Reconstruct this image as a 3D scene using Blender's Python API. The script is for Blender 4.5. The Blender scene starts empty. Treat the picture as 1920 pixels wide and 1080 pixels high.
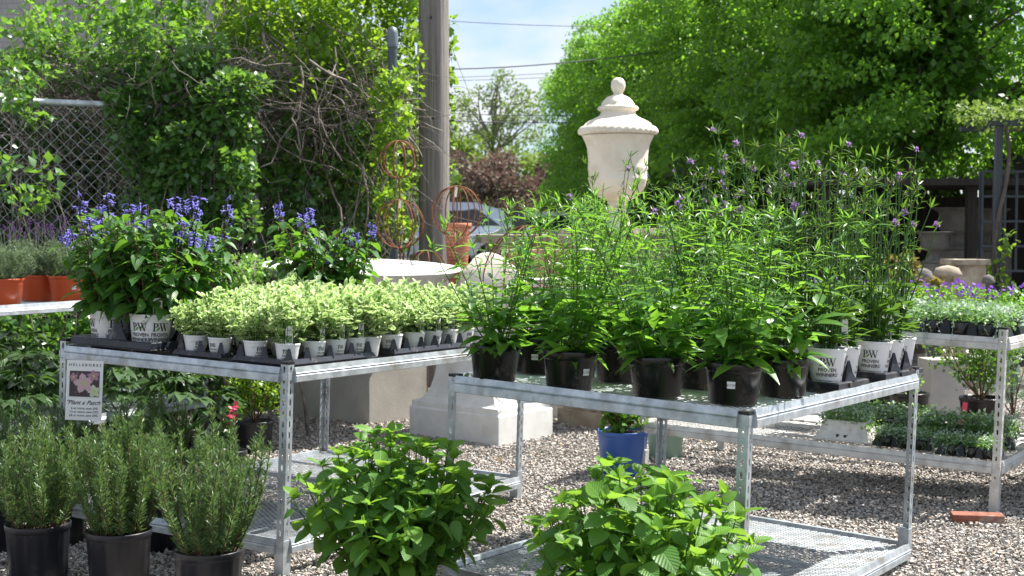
import bpy, math, random
import numpy as np
from mathutils import Vector, Matrix, Quaternion

# ------------------------------------------------------------------ camera, world, sun
sc = bpy.context.scene
COL = sc.collection
FPX = 2640.0; PITCH = math.atan(125 / FPX); CH = 1.45
cd = bpy.data.cameras.new('camera'); cam = bpy.data.objects.new('camera', cd); COL.objects.link(cam)
cd.lens = FPX / 1920 * 36; cd.sensor_width = 36
cd.clip_start = 0.1; cd.clip_end = 2000
cam.location = (0, 0, CH); cam.rotation_euler = (math.pi / 2 - PITCH, 0, 0)
cd.dof.use_dof = True; cd.dof.focus_distance = 5.5; cd.dof.aperture_fstop = 6.3
sc.camera = cam
sc.view_settings.view_transform = 'Standard'; sc.view_settings.look = 'None'
sc.view_settings.exposure = 1.26; sc.view_settings.gamma = 1
sc.cycles.max_bounces = 7; sc.cycles.transmission_bounces = 4; sc.cycles.diffuse_bounces = 3
sc.cycles.use_denoising = True
SUN_AZ, SUN_EL = math.radians(64), math.radians(56)
SV = Vector((math.cos(SUN_EL) * math.sin(SUN_AZ), math.cos(SUN_EL) * math.cos(SUN_AZ), math.sin(SUN_EL)))
sd = bpy.data.lights.new('sun', 'SUN'); sd.energy = 5.0; sd.angle = math.radians(0.53); sd.color = (1, .955, .88)
so = bpy.data.objects.new('sun', sd); COL.objects.link(so); so.rotation_euler = SV.to_track_quat('Z', 'Y').to_euler()
w = bpy.data.worlds.new('World'); sc.world = w; w.use_nodes = True
nt = w.node_tree; nt.nodes.clear()
out = nt.nodes.new('ShaderNodeOutputWorld'); bg = nt.nodes.new('ShaderNodeBackground'); sky = nt.nodes.new('ShaderNodeTexSky')
sky.sky_type = 'NISHITA'; sky.sun_disc = False; sky.sun_elevation = SUN_EL; sky.sun_rotation = SUN_AZ; sky.air_density = 1.0; sky.dust_density = .6; sky.ozone_density = 2.0
tc = nt.nodes.new('ShaderNodeTexCoord'); mp = nt.nodes.new('ShaderNodeMapping'); mp.inputs['Scale'].default_value = (1, 1, 2.2); mp.inputs['Location'].default_value = (.31, .1, .35)
nz = nt.nodes.new('ShaderNodeTexNoise'); nz.inputs['Scale'].default_value = 5.5; nz.inputs['Detail'].default_value = 5; nz.inputs['Roughness'].default_value = .5
rp = nt.nodes.new('ShaderNodeValToRGB'); rp.color_ramp.elements[0].position = .36; rp.color_ramp.elements[1].position = .58
rp.color_ramp.elements[0].color = (.02, .02, .02, 1); rp.color_ramp.elements[1].color = (.95, .95, .95, 1)
mx = nt.nodes.new('ShaderNodeMix'); mx.data_type = 'RGBA'
nt.links.new(tc.outputs['Generated'], mp.inputs[0]); nt.links.new(mp.outputs[0], nz.inputs[0]); nt.links.new(nz.outputs[0], rp.inputs[0])
nt.links.new(rp.outputs[0], mx.inputs[0]); 
tint = nt.nodes.new('ShaderNodeMix'); tint.data_type = 'RGBA'; tint.blend_type = 'MULTIPLY'; tint.inputs[0].default_value = 1; tint.inputs[7].default_value = (.68, .78, .93, 1)
nt.links.new(sky.outputs[0], tint.inputs[6]); nt.links.new(tint.outputs[2], mx.inputs[6]); mx.inputs[7].default_value = (5.2, 5.3, 5.5, 1)
nt.links.new(mx.outputs[2], bg.inputs[0]); bg.inputs[1].default_value = 0.082; nt.links.new(bg.outputs[0], out.inputs[0])

# ------------------------------------------------------------------ pixel -> world helpers
def ray(px, py):
    x = (px - 960) / FPX; y = (540 - py) / FPX; c, s = math.cos(PITCH), math.sin(PITCH)
    return Vector((x, c + y * s, -s + y * c))
def at(px, py, Y):
    d = ray(px, py); return Vector((0, 0, CH)) + d * (Y / d.y)
def gz(px, py, z=0.0):
    d = ray(px, py); return Vector((0, 0, CH)) + d * ((z - CH) / d.z)
def topx(p):
    d = Vector(p) - Vector((0, 0, CH)); c, s = math.cos(PITCH), math.sin(PITCH)
    f = d.y * c - d.z * s; u = d.y * s + d.z * c
    return 960 + d.x / f * FPX, 540 - u / f * FPX
rnd = random.Random(7)
def RG(seed): return np.random.default_rng(seed)
R = math.radians

# ------------------------------------------------------------------ mesh builder
class MB:
    def __init__(s): s.V = []; s.F = []; s.M = []; s.U = []; s.n = 0
    def add(s, V, F, mi=0, uv=None):
        V = np.asarray(V, dtype=np.float32).reshape(-1, 3); F = np.asarray(F, dtype=np.int64)
        if len(F) == 0: return s
        s.V.append(V); s.F.append(F + s.n); m = np.full(len(F), mi) if np.isscalar(mi) else np.asarray(mi)
        s.M.append(m); s.U.append(np.zeros((len(V), 2), np.float32) if uv is None else uv); s.n += len(V); return s
    def box(s, c, size, rot=None, mi=0):
        x, y, z = [v / 2 for v in size]
        V = np.array([(a * x, b * y, d * z) for d in (-1, 1) for b in (-1, 1) for a in (-1, 1)], float)
        if rot is not None: V = V @ np.array(rot).T
        s.add(V + np.array(c), [(0, 2, 3, 1), (4, 5, 7, 6), (0, 1, 5, 4), (2, 6, 7, 3), (0, 4, 6, 2), (1, 3, 7, 5)], mi); return s
    def poly(s, V, F, mi=0): return s.add(V, F, mi)
    def tube(s, P, r, k=5, mi=0, cap=True):
        P = np.asarray(P, float); n = len(P); r = np.broadcast_to(np.asarray(r, float), (n,))
        T = np.gradient(P, axis=0); T /= np.linalg.norm(T, axis=1)[:, None] + 1e-9
        ref = np.eye(3)[int(np.argmin(np.abs(T).max(axis=0)))]
        A = np.cross(T, ref); A /= np.linalg.norm(A, axis=1)[:, None] + 1e-9; B = np.cross(T, A)
        a = np.arange(k) * 2 * math.pi / k
        V = P[:, None, :] + r[:, None, None] * (np.cos(a)[None, :, None] * A[:, None, :] + np.sin(a)[None, :, None] * B[:, None, :])
        i = np.arange(n - 1)[:, None] * k; j = np.arange(k)[None, :]; j2 = (j + 1) % k
        F = np.stack([i + j, i + j2, i + k + j2, i + k + j], -1).reshape(-1, 4)
        s.add(V.reshape(-1, 3), F, mi)
        if cap:
            for e, q in ((0, P[0]), (n - 1, P[-1])):
                ring = V[e]; V2 = np.vstack([ring, q[None]]); s.add(V2, [(t, (t + 1) % k, k, k) for t in range(k)], mi)
        return s
    def lathe(s, prof, k=24, mi=0, c=(0, 0, 0), mod=None):
        prof = np.asarray(prof, float); a = np.arange(k) * 2 * math.pi / k; n = len(prof)
        rr = prof[:, 0][:, None] * np.ones(k)[None]
        if mod is not None: rr = rr * mod(np.arange(n)[:, None], a[None, :])
        V = np.stack([rr * np.cos(a), rr * np.sin(a), prof[:, 1][:, None] * np.ones(k)], -1).reshape(-1, 3) + np.array(c)
        i = np.arange(n - 1)[:, None] * k; j = np.arange(k)[None, :]; j2 = (j + 1) % k
        F = np.stack([i + j, i + j2, i + k + j2, i + k + j], -1).reshape(-1, 4); s.add(V, F, mi); return s
    def build(s, name, mats, parent=None, smooth=True):
        me = bpy.data.meshes.new(name)
        V = np.concatenate(s.V); L = []; S = []; tot = 0
        M = []
        for F, m in zip(s.F, s.M):
            if F.shape[1] == 4:
                tri = F[:, 2] == F[:, 3]
                if tri.any():
                    L.append(F[~tri].ravel()); S.append(np.full((~tri).sum(), 4)); M.append(m[~tri])
                    L.append(F[tri][:, :3].ravel()); S.append(np.full(tri.sum(), 3)); M.append(m[tri]); continue
            L.append(F.ravel()); S.append(np.full(len(F), F.shape[1])); M.append(m)
        L = np.concatenate(L); S = np.concatenate(S); M = np.concatenate(M)
        me.vertices.add(len(V)); me.vertices.foreach_set('co', V.ravel())
        me.loops.add(len(L)); me.loops.foreach_set('vertex_index', L.astype(np.int32))
        me.polygons.add(len(S)); me.polygons.foreach_set('loop_start', (np.cumsum(S) - S).astype(np.int32)); me.polygons.foreach_set('loop_total', S.astype(np.int32))
        if not isinstance(mats, (list, tuple)): mats = [mats]
        for m in mats: me.materials.append(m)
        me.polygons.foreach_set('material_index', M.astype(np.int32))
        me.polygons.foreach_set('use_smooth', np.full(len(S), smooth))
        U = np.concatenate(s.U)
        if U.any():
            uvl = me.uv_layers.new(name='UVMap'); uvl.data.foreach_set('uv', U[L].astype(np.float32).ravel())
        me.update(calc_edges=True); me.validate()
        o = bpy.data.objects.new(name, me); COL.objects.link(o)
        if parent is not None: o.parent = parent
        return o

def tag(o, label=None, cat=None, group=None, kind=None):
    if label: o['label'] = label
    if cat: o['category'] = cat
    if group: o['group'] = group
    if kind: o['kind'] = kind
    return o
def thing(name, label, cat, loc=(0, 0, 0), rz=0, group=None, tilt=0):
    o = bpy.data.objects.new(name, None); COL.objects.link(o); o.empty_display_size = .05
    o.location = loc; o.rotation_euler = (0, tilt, rz) if tilt else (0, 0, rz)
    return tag(o, label, cat, group)
def copy_tree(o, parent=None):
    c = o.copy(); COL.objects.link(c)
    c.parent = parent
    for ch in list(o.children): copy_tree(ch, c)
    return c
def dup(o, loc, rz=0, label=None, tilt=0, scale=1):
    c = copy_tree(o); c.location = loc; c.rotation_euler = (0, tilt, rz); c.scale = (scale,) * 3
    if label: c['label'] = label
    return c

# ------------------------------------------------------------------ materials
def newmat(name):
    m = bpy.data.materials.new(name); m.use_nodes = True; nt = m.node_tree; b = nt.nodes['Principled BSDF']; return m, nt, b
def N(nt, t, **kw):
    n = nt.nodes.new(t)
    for k, v in kw.items(): setattr(n, k, v)
    return n
def mixc(nt, fac, a, b, blend='MIX'):
    m = N(nt, 'ShaderNodeMix', data_type='RGBA', blend_type=blend)
    for inp, v in ((m.inputs[0], fac), (m.inputs[6], a), (m.inputs[7], b)):
        if hasattr(v, 'type') and hasattr(v, 'links'): nt.links.new(v, inp)
        elif isinstance(v, (int, float)): inp.default_value = v
        else: inp.default_value = (*v, 1)
    return m.outputs[2]
def ramp(nt, src, stops):
    r = N(nt, 'ShaderNodeValToRGB'); e = r.color_ramp.elements
    while len(e) < len(stops): e.new(.5)
    for el, (p, c) in zip(e, stops): el.position = p; el.color = (*c, 1) if not isinstance(c, (int, float)) else (c, c, c, 1)
    nt.links.new(src, r.inputs[0]); return r.outputs[0]
def noise(nt, scale, detail=4, vec=None, stretch=None, rough=.55):
    n = N(nt, 'ShaderNodeTexNoise'); n.inputs['Scale'].default_value = scale; n.inputs['Detail'].default_value = detail; n.inputs['Roughness'].default_value = rough
    t = N(nt, 'ShaderNodeTexCoord'); src = t.outputs['Object']
    if stretch:
        mp = N(nt, 'ShaderNodeMapping'); mp.inputs['Scale'].default_value = stretch; nt.links.new(src, mp.inputs[0]); src = mp.outputs[0]
    nt.links.new(src, n.inputs[0]); return n.outputs[0]
def bump(nt, b, h, st=.4, dist=.01):
    n = N(nt, 'ShaderNodeBump'); n.inputs['Strength'].default_value = st; n.inputs['Distance'].default_value = dist
    nt.links.new(h, n.inputs['Height']); nt.links.new(n.outputs[0], b.inputs['Normal'])
def surf(name, c1, c2, scale=6, rough=.7, metal=0, bs=.3, bd=.004, stretch=None, spec=.5, lo=.35, hi=.65, detail=6, dirt=None, bscale=None):
    m, nt, b = newmat(name)
    n = noise(nt, scale, detail, stretch=stretch)
    col = ramp(nt, n, [(lo, c1), (hi, c2)])
    if dirt:
        n2 = noise(nt, dirt[1], 5); f = ramp(nt, n2, [(dirt[2], 0.0), (dirt[3], 1.0)]); col = mixc(nt, f, col, dirt[0])
    nt.links.new(col, b.inputs['Base Color']); b.inputs['Roughness'].default_value = rough; b.inputs['Metallic'].default_value = metal
    b.inputs['Specular IOR Level'].default_value = spec
    if bs: bump(nt, b, noise(nt, bscale or scale * 4, 5, stretch=stretch), bs, bd)
    return m
def leafmat(name, a, b_, trans, rough=.42, tf=.42, veins=False, spec=.45, vcol=None, clump=None):
    m, nt, p = newmat(name)
    g = N(nt, 'ShaderNodeNewGeometry'); rr = g.outputs['Random Per Island']
    col = mixc(nt, rr, a, b_)
    tcol = mixc(nt, rr, trans, tuple(x * .72 for x in trans))
    if clump:
        cf = ramp(nt, noise(nt, clump[0], 3), [(.36, 0.0), (.62, 1.0)]); col = mixc(nt, cf, mixc(nt, 1.0, col, clump[1], 'MULTIPLY'), col); tcol = mixc(nt, cf, mixc(nt, 1.0, tcol, clump[1], 'MULTIPLY'), tcol)
    if veins:
        uv = N(nt, 'ShaderNodeUVMap'); sp = N(nt, 'ShaderNodeSeparateXYZ'); nt.links.new(uv.outputs[0], sp.inputs[0])
        ab = N(nt, 'ShaderNodeMath', operation='ABSOLUTE'); nt.links.new(sp.outputs[0], ab.inputs[0])
        mu = N(nt, 'ShaderNodeMath', operation='MULTIPLY_ADD'); mu.inputs[1].default_value = -.45; nt.links.new(ab.outputs[0], mu.inputs[0]); nt.links.new(sp.outputs[1], mu.inputs[2])
        m8 = N(nt, 'ShaderNodeMath', operation='MULTIPLY'); m8.inputs[1].default_value = 7.0; nt.links.new(mu.outputs[0], m8.inputs[0])
        fr = N(nt, 'ShaderNodeMath', operation='PINGPONG'); fr.inputs[1].default_value = .5; nt.links.new(m8.outputs[0], fr.inputs[0])
        mn = N(nt, 'ShaderNodeMath', operation='MINIMUM'); a4 = N(nt, 'ShaderNodeMath', operation='MULTIPLY'); a4.inputs[1].default_value = 3.5
        nt.links.new(ab.outputs[0], a4.inputs[0]); nt.links.new(a4.outputs[0], mn.inputs[0]); nt.links.new(fr.outputs[0], mn.inputs[1])
        v = ramp(nt, mn.outputs[0], [(0, 0.0), (.1, 1.0)])
        col = mixc(nt, v, vcol or tuple(min(1, x * 1.9 + .03) for x in a), col)
        v2 = ramp(nt, mn.outputs[0], [(0, .5), (.3, 1.0)]); tcol = mixc(nt, v2, tuple(x * .55 for x in trans), tcol)
        bump(nt, p, mn.outputs[0], .55, .004)
    nt.links.new(col, p.inputs['Base Color']); p.inputs['Roughness'].default_value = rough; p.inputs['Specular IOR Level'].default_value = spec
    t = N(nt, 'ShaderNodeBsdfTranslucent'); nt.links.new(tcol, t.inputs[0])
    ms = N(nt, 'ShaderNodeMixShader'); ms.inputs[0].default_value = tf
    nt.links.new(p.outputs[0], ms.inputs[1]); nt.links.new(t.outputs[0], ms.inputs[2]); nt.links.new(ms.outputs[0], nt.nodes['Material Output'].inputs[0])
    return m
def plain(name, c, rough=.5, metal=0, spec=.5):
    m, nt, b = newmat(name); b.inputs['Base Color'].default_value = (*c, 1); b.inputs['Roughness'].default_value = rough; b.inputs['Metallic'].default_value = metal; b.inputs['Specular IOR Level'].default_value = spec; return m

GALV = surf('galvanised_steel', (.36, .40, .43), (.56, .60, .63), 22, .42, .55, .15, .001, dirt=((.26, .25, .225), 7, .52, .74), bscale=120)
GALV2 = surf('weathered_galvanised_steel', (.50, .50, .49), (.66, .66, .64), 18, .5, .4, .15, .001, dirt=((.30, .26, .21), 8, .54, .76), bscale=90)
BLACKP = surf('black_pot_plastic', (.004, .004, .0045), (.008, .008, .009), 8, .26, 0, .05, .001, dirt=((.07, .058, .045), 16, .58, .78))
NAVYP = surf('charcoal_pot_plastic', (.010, .011, .016), (.019, .021, .028), 7, .42, 0, .08, .002, dirt=((.09, .08, .07), 8, .55, .85))
TRAYP = surf('tray_plastic', (.012, .014, .022), (.022, .026, .038), 14, .38, 0, .1, .001, dirt=((.10, .085, .07), 30, .58, .75))
CAPP = plain('black_cap', (.01, .01, .01), .5)
WHITEP = surf('white_pot_plastic', (.80, .81, .83), (.85, .86, .87), 9, .38, 0, 0, dirt=((.42, .37, .31), 30, .60, .78))
REDP = surf('orange_pot_plastic', (.50, .068, .016), (.58, .09, .022), 5, .36, 0, .05, .001, dirt=((.35, .12, .06), 14, .6, .9))
BLUEP = surf('blue_pot_plastic', (.035, .11, .38), (.05, .14, .44), 7, .4, 0, .05, .001, dirt=((.2, .25, .35), 14, .6, .9))
SAGEP = surf('sage_pot_plastic', (.25, .38, .30), (.30, .43, .34), 7, .45, 0, .05, .001)
TERRA = surf('terracotta', (.28, .12, .07), (.36, .17, .10), 12, .75)
SOIL = surf('potting_soil', (.018, .012, .008), (.06, .042, .03), 60, .95, 0, .9, .01)
INK = plain('black_ink', (.015, .015, .015), .5)
GREY_INK = plain('grey_ink', (.2, .2, .22), .5)
LOGOG = plain('logo_green', (.13, .30, .05), .5)
PAPER = plain('white_paper', (.78, .78, .77), .55)
CONC = surf('cast_concrete', (.36, .34, .31), (.47, .45, .41), 3.5, .85, 0, .35, .003, dirt=((.25, .25, .19), 1.6, .5, .8), bscale=60)
WSTONE = surf('white_cast_stone', (.60, .60, .58), (.70, .70, .68), 14, .8, 0, .3, .002, dirt=((.44, .43, .39), 7, .52, .78), bscale=90)
BASINM = surf('pale_basin_stone', (.66, .65, .63), (.76, .75, .73), 4, .7, 0, .2, .002, bscale=60)
URNM = surf('cream_cast_stone', (.70, .62, .50), (.80, .74, .63), 6, .75, 0, .35, .003, dirt=((.64, .56, .45), 9, .50, .78), bscale=50)
OLDSTONE = surf('old_tan_stone', (.30, .24, .17), (.46, .40, .31), 7, .9, 0, .5, .006, dirt=((.16, .14, .11), 9, .5, .75), bscale=40)
GREYSTONE = surf('grey_stone', (.11, .105, .095), (.20, .19, .17), 7, .9, 0, .4, .005, dirt=((.14, .14, .12), 4, .5, .8), bscale=40)
RUST = surf('rusty_iron', (.10, .036, .016), (.24, .09, .038), 30, .85, .1, .4, .001)
RUST2 = surf('rusty_perforated_iron', (.34, .13, .075), (.46, .20, .12), 18, .8, .1, .3, .001)
IRON = plain('dark_iron', (.02, .022, .026), .5, .3)
GREYIRON = plain('grey_iron', (.045, .055, .065), .5, .3)
BRICK = surf('red_brick', (.20, .07, .045), (.30, .12, .08), 26, .92, 0, .8, .006, dirt=((.30, .26, .22), 14, .52, .72))
TWIG = surf('dry_vine_bark', (.085, .07, .06), (.25, .215, .19), 14, .9, 0, .5, .004)
BARK = surf('bark', (.05, .042, .035), (.12, .10, .085), 10, .95, 0, .8, .02, stretch=(1, 1, .3))
BSTEM = plain('brown_stem', (.10, .055, .03), .7)
# utility pole wood
def polemat():
    m, nt, b = newmat('weathered_pole_wood')
    n1 = noise(nt, 9, 8, stretch=(3.2, 3.2, .09), rough=.65); n2 = noise(nt, 26, 8, stretch=(3, 3, .035), rough=.7)
    c = ramp(nt, n1, [(.3, (.115, .105, .097)), (.5, (.245, .228, .212)), (.72, (.36, .345, .325))])
    cr = ramp(nt, n2, [(.36, 0.0), (.42, 1.0)]); c = mixc(nt, cr, (.045, .037, .03), c)
    nt.links.new(c, b.inputs['Base Color']); b.inputs['Roughness'].default_value = .9; bump(nt, b, n2, .9, .02); return m
POLEM = polemat()
L_HYD = leafmat('broad_shrub_leaf', (.060, .175, .028), (.095, .23, .038), (.30, .54, .05), .42, .42, True)
L_HYDY = leafmat('young_shrub_leaf', (.085, .22, .02), (.13, .29, .03), (.34, .60, .06), .45, .46, True)
L_VERB = leafmat('verbena_leaf', (.045, .14, .022), (.085, .21, .036), (.28, .58, .05), .36, .45, spec=.6)
L_VERBD = leafmat('dark_verbena_leaf', (.032, .095, .014), (.055, .14, .02), (.18, .36, .03), .38, .38, spec=.55)
L_VSTEM = leafmat('verbena_stem', (.045, .13, .015), (.07, .16, .03), (.15, .32, .03), .4, .2)
L_SALV = leafmat('salvia_leaf', (.035, .12, .022), (.06, .165, .03), (.22, .48, .035), .4, .42, True, spec=.6)
L_OREG = leafmat('variegated_leaf_green', (.13, .32, .045), (.22, .43, .08), (.34, .58, .10), .45, .42)
L_CREAM = leafmat('variegated_leaf_margin', (.56, .66, .32), (.68, .76, .44), (.68, .84, .38), .5, .42)
L_ROSE = leafmat('rosemary_needle', (.065, .14, .045), (.13, .225, .080), (.26, .42, .08), .4, .28)
L_LAV = leafmat('lavender_needle', (.13, .19, .10), (.20, .27, .16), (.22, .33, .12), .6, .3)
L_DARK = leafmat('dark_glossy_leaf', (.030, .085, .022), (.055, .13, .03), (.14, .30, .03), .33, .35, spec=.7, clump=(1.5, (.5, .6, .6)))
L_HELL = leafmat('hellebore_leaf', (.035, .08, .026), (.06, .115, .038), (.12, .24, .03), .3, .28, spec=.8)
L_VINE = leafmat('vine_leaf', (.050, .135, .034), (.09, .20, .05), (.26, .50, .05), .33, .4, spec=.8)
L_BRIGHT = leafmat('bright_leaf', (.075, .17, .02), (.13, .24, .03), (.36, .58, .04), .4, .48)
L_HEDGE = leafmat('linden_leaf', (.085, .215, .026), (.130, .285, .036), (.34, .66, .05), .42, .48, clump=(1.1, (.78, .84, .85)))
L_HEDGE_SHADE = leafmat('shaded_linden_leaf', (.055, .15, .018), (.085, .20, .026), (.21, .46, .035), .45, .36)  # inner crown leaves: shade inside the crown put into a darker green
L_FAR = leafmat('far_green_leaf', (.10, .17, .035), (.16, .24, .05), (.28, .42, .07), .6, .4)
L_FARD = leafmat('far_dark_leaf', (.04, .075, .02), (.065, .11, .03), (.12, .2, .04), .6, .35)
L_PURP = leafmat('purple_brown_leaf', (.12, .09, .07), (.19, .15, .11), (.20, .11, .09), .6, .35)
L_SILV = leafmat('silver_dichondra_leaf', (.32, .46, .32), (.48, .58, .46), (.40, .58, .32), .5, .3)
L_DICH = leafmat('green_dichondra_leaf', (.09, .22, .05), (.20, .36, .14), (.28, .50, .10), .45, .4)
L_BRONZE = leafmat('bronze_leaf', (.20, .10, .04), (.16, .22, .05), (.35, .3, .06), .45, .4)
PET_PURP = leafmat('violet_petal', (.20, .06, .55), (.30, .10, .70), (.35, .12, .8), .6, .4)
PET_BLUE = leafmat('blue_petal', (.24, .21, .66), (.34, .31, .80), (.42, .40, .95), .55, .4)
PET_LIL = leafmat('lilac_petal', (.50, .27, .56), (.62, .40, .68), (.5, .3, .7), .6, .4)
PET_LAV = leafmat('lavender_petal', (.06, .025, .10), (.11, .05, .17), (.16, .07, .25), .7, .3)
CALYX = plain('dark_calyx', (.012, .008, .02), .6)
BUDM = plain('bud_mauve', (.19, .09, .11), .8)
PINK = leafmat('pink_petal', (.45, .04, .10), (.6, .08, .16), (.7, .1, .2), .5, .4)

# ------------------------------------------------------------------ leaf prototypes and scatter
def leafp(L=1., W=.5, n=4, p=.8, fold=.25, droop=.15, ser=0, wave=0, e=.85):
    V = []; U = []
    for i in range(n + 1):
        t = i / n; w = max(W * .5 * math.sin(math.pi * min(1, t ** p)) ** e if 0 < t < 1 else 0, W * .02)
        if ser and 0 < i < n and i % 2: w *= 1 - ser
        z = -droop * t * t * L; y = t * L * (1 - .1 * droop)
        zz = fold * w + (wave * W * (.5 if i % 2 else -.5) if wave else 0)
        V += [(-w, y, z + zz), (0, y, z), (w, y, z + zz)]
        u = 2 * w / W; U += [(-u, t), (0, t), (u, t)]
    F = []
    for i in range(n):
        a = i * 3; F += [(a, a + 1, a + 4, a + 3), (a + 1, a + 2, a + 5, a + 4)]
    return np.array(V), np.array(F), np.zeros(len(F), int), np.array(U, np.float32)
def leaf_simple(L=1., W=.6, fold=.25, droop=.1):
    V = [(0, 0, 0), (-W / 2, L * .45, fold * W / 2), (0, L * .5, 0), (W / 2, L * .45, fold * W / 2), (0, L, -droop * L)]
    return np.array(V), np.array([(0, 2, 1, 1), (0, 3, 2, 2), (1, 2, 4, 4), (2, 3, 4, 4)]), np.zeros(4, int), np.array([(0, 0), (-1, .5), (0, .5), (1, .5), (0, 1)], np.float32)
def leaf_quad(L=1., W=.7, fold=.2):
    V = [(0, 0, 0), (-W / 2, L * .5, fold * W / 2), (0, L, 0), (W / 2, L * .5, fold * W / 2)]
    return np.array(V), np.array([(0, 2, 1, 1), (0, 3, 2, 2)]), np.zeros(2, int), np.array([(0, 0), (-1, .5), (0, 1), (1, .5)], np.float32)
def leaf_varieg(L=1., W=.72):
    k = 6; a = np.arange(k) * 2 * math.pi / k + math.pi / k * 0
    o = np.stack([np.sin(a) * W / 2, .5 * L - np.cos(a) * L / 2, .08 + .0 * a], 1); i_ = np.stack([np.sin(a) * W / 2 * .6, .5 * L - np.cos(a) * L / 2 * .6, .0 * a], 1)
    V = np.vstack([o, i_]); F = [(j, (j + 1) % k, k + (j + 1) % k, k + j) for j in range(k)] + [(k, k + 1, k + 2, k + 3), (k, k + 3, k + 4, k + 5)]
    return V, np.array(F), np.array([1] * k + [0, 0]), np.zeros((12, 2), np.float32)
CULL = None
def inst(mb, proto, P, D, S, rg, up=None, upw=1.0, jit=.35, mi=None):
    V, F, M, U = proto; P = np.asarray(P, float); n = len(P)
    if n == 0: return
    D = np.asarray(D, float)
    if CULL is not None:
        kk = ~CULL(P); P = P[kk]; D = D[kk]; S = np.broadcast_to(np.asarray(S, float), (n,))[kk]; n = len(P)
        if n == 0: return
    D = D / (np.linalg.norm(D, axis=1)[:, None] + 1e-9)
    Z = np.zeros((n, 3)); Z[:, 2] = upw
    if up is not None: Z = Z + up
    Z = Z + rg.normal(0, jit, (n, 3))
    X = np.cross(D, Z); X /= np.linalg.norm(X, axis=1)[:, None] + 1e-9; Zr = np.cross(X, D)
    Mx = np.stack([X, D, Zr], -1) * np.broadcast_to(np.asarray(S, float), (n,))[:, None, None]
    W = np.einsum('nij,vj->nvi', Mx, V) + P[:, None, :]
    FF = (F[None] + (np.arange(n) * len(V))[:, None, None]).reshape(-1, F.shape[1])
    mm = np.tile(M if mi is None else np.full(len(F), mi), n)
    mb.add(W.reshape(-1, 3), FF, mm, np.tile(U, (n, 1)))
def rdirs(n, rg, zbias=0.):
    d = rg.normal(0, 1, (n, 3)); d[:, 2] += zbias; return d / np.linalg.norm(d, axis=1)[:, None]
def stemline(base, top, bend, n=6, rg=None):
    t = np.linspace(0, 1, n)[:, None]; b = np.array(base)[None]; e = np.array(top)[None]
    o = np.array([bend[0], bend[1], 0])[None] * np.sin(t * math.pi)
    return b + (e - b) * t + o
def interp(P, t):
    x = t * (len(P) - 1); i = np.minimum(x.astype(int), len(P) - 2); f = (x - i)[:, None]; return P[i] * (1 - f) + P[i + 1] * f

# ------------------------------------------------------------------ frames (tilted benches)
LEAN = .034
class Frame:
    def __init__(s, F, L, Rr, z):
        s.F = gz(*F, z); k = z + LEAN * s.F.x
        def pl(px, py):
            d = ray(px, py); t = (k - CH) / (d.z + LEAN * d.x); return Vector((0, 0, CH)) + d * t
        s.L = pl(*L); s.R = pl(*Rr); s.lu = (s.L - s.F).length; s.lv = (s.R - s.F).length
        s.U = (s.L - s.F).normalized(); s.V = (s.R - s.F).normalized(); s.N = s.V.cross(s.U).normalized()
        if s.N.z < 0: s.N = -s.N
        s.rz = math.atan2(s.U.y, s.U.x)
    def P(s, u, v, w=0): return s.F + s.U * u + s.V * v + s.N * w
    def sv(s, u0, px):   # v on the line u=u0 seen at column px
        lo, hi = -.5, 3.
        for _ in range(40):
            m = (lo + hi) / 2
            if topx(s.P(u0, m))[0] < px: lo = m
            else: hi = m
        return lo
    def su(s, v0, px):
        lo, hi = -.5, 3.
        for _ in range(40):
            m = (lo + hi) / 2
            if topx(s.P(m, v0))[0] > px: lo = m
            else: hi = m
        return lo
FA = Frame((540, 697), (113, 653), (986, 646), .845)
FB = Frame((1404, 778), (842, 710), (1722, 706), .83)
FC = Frame((1886, 640), (1208, 592), (2120, 586), .86)
FC.lv = 1.15; FC.R = FC.F + FC.V * 1.15
for nme, f in (('A', FA), ('B', FB), ('C', FC)): print(nme, f.F, f.L, f.R, f.lu, f.lv, f.U.dot(f.V), topx(f.P(f.lu, f.lv)))
FD_F = None

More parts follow.
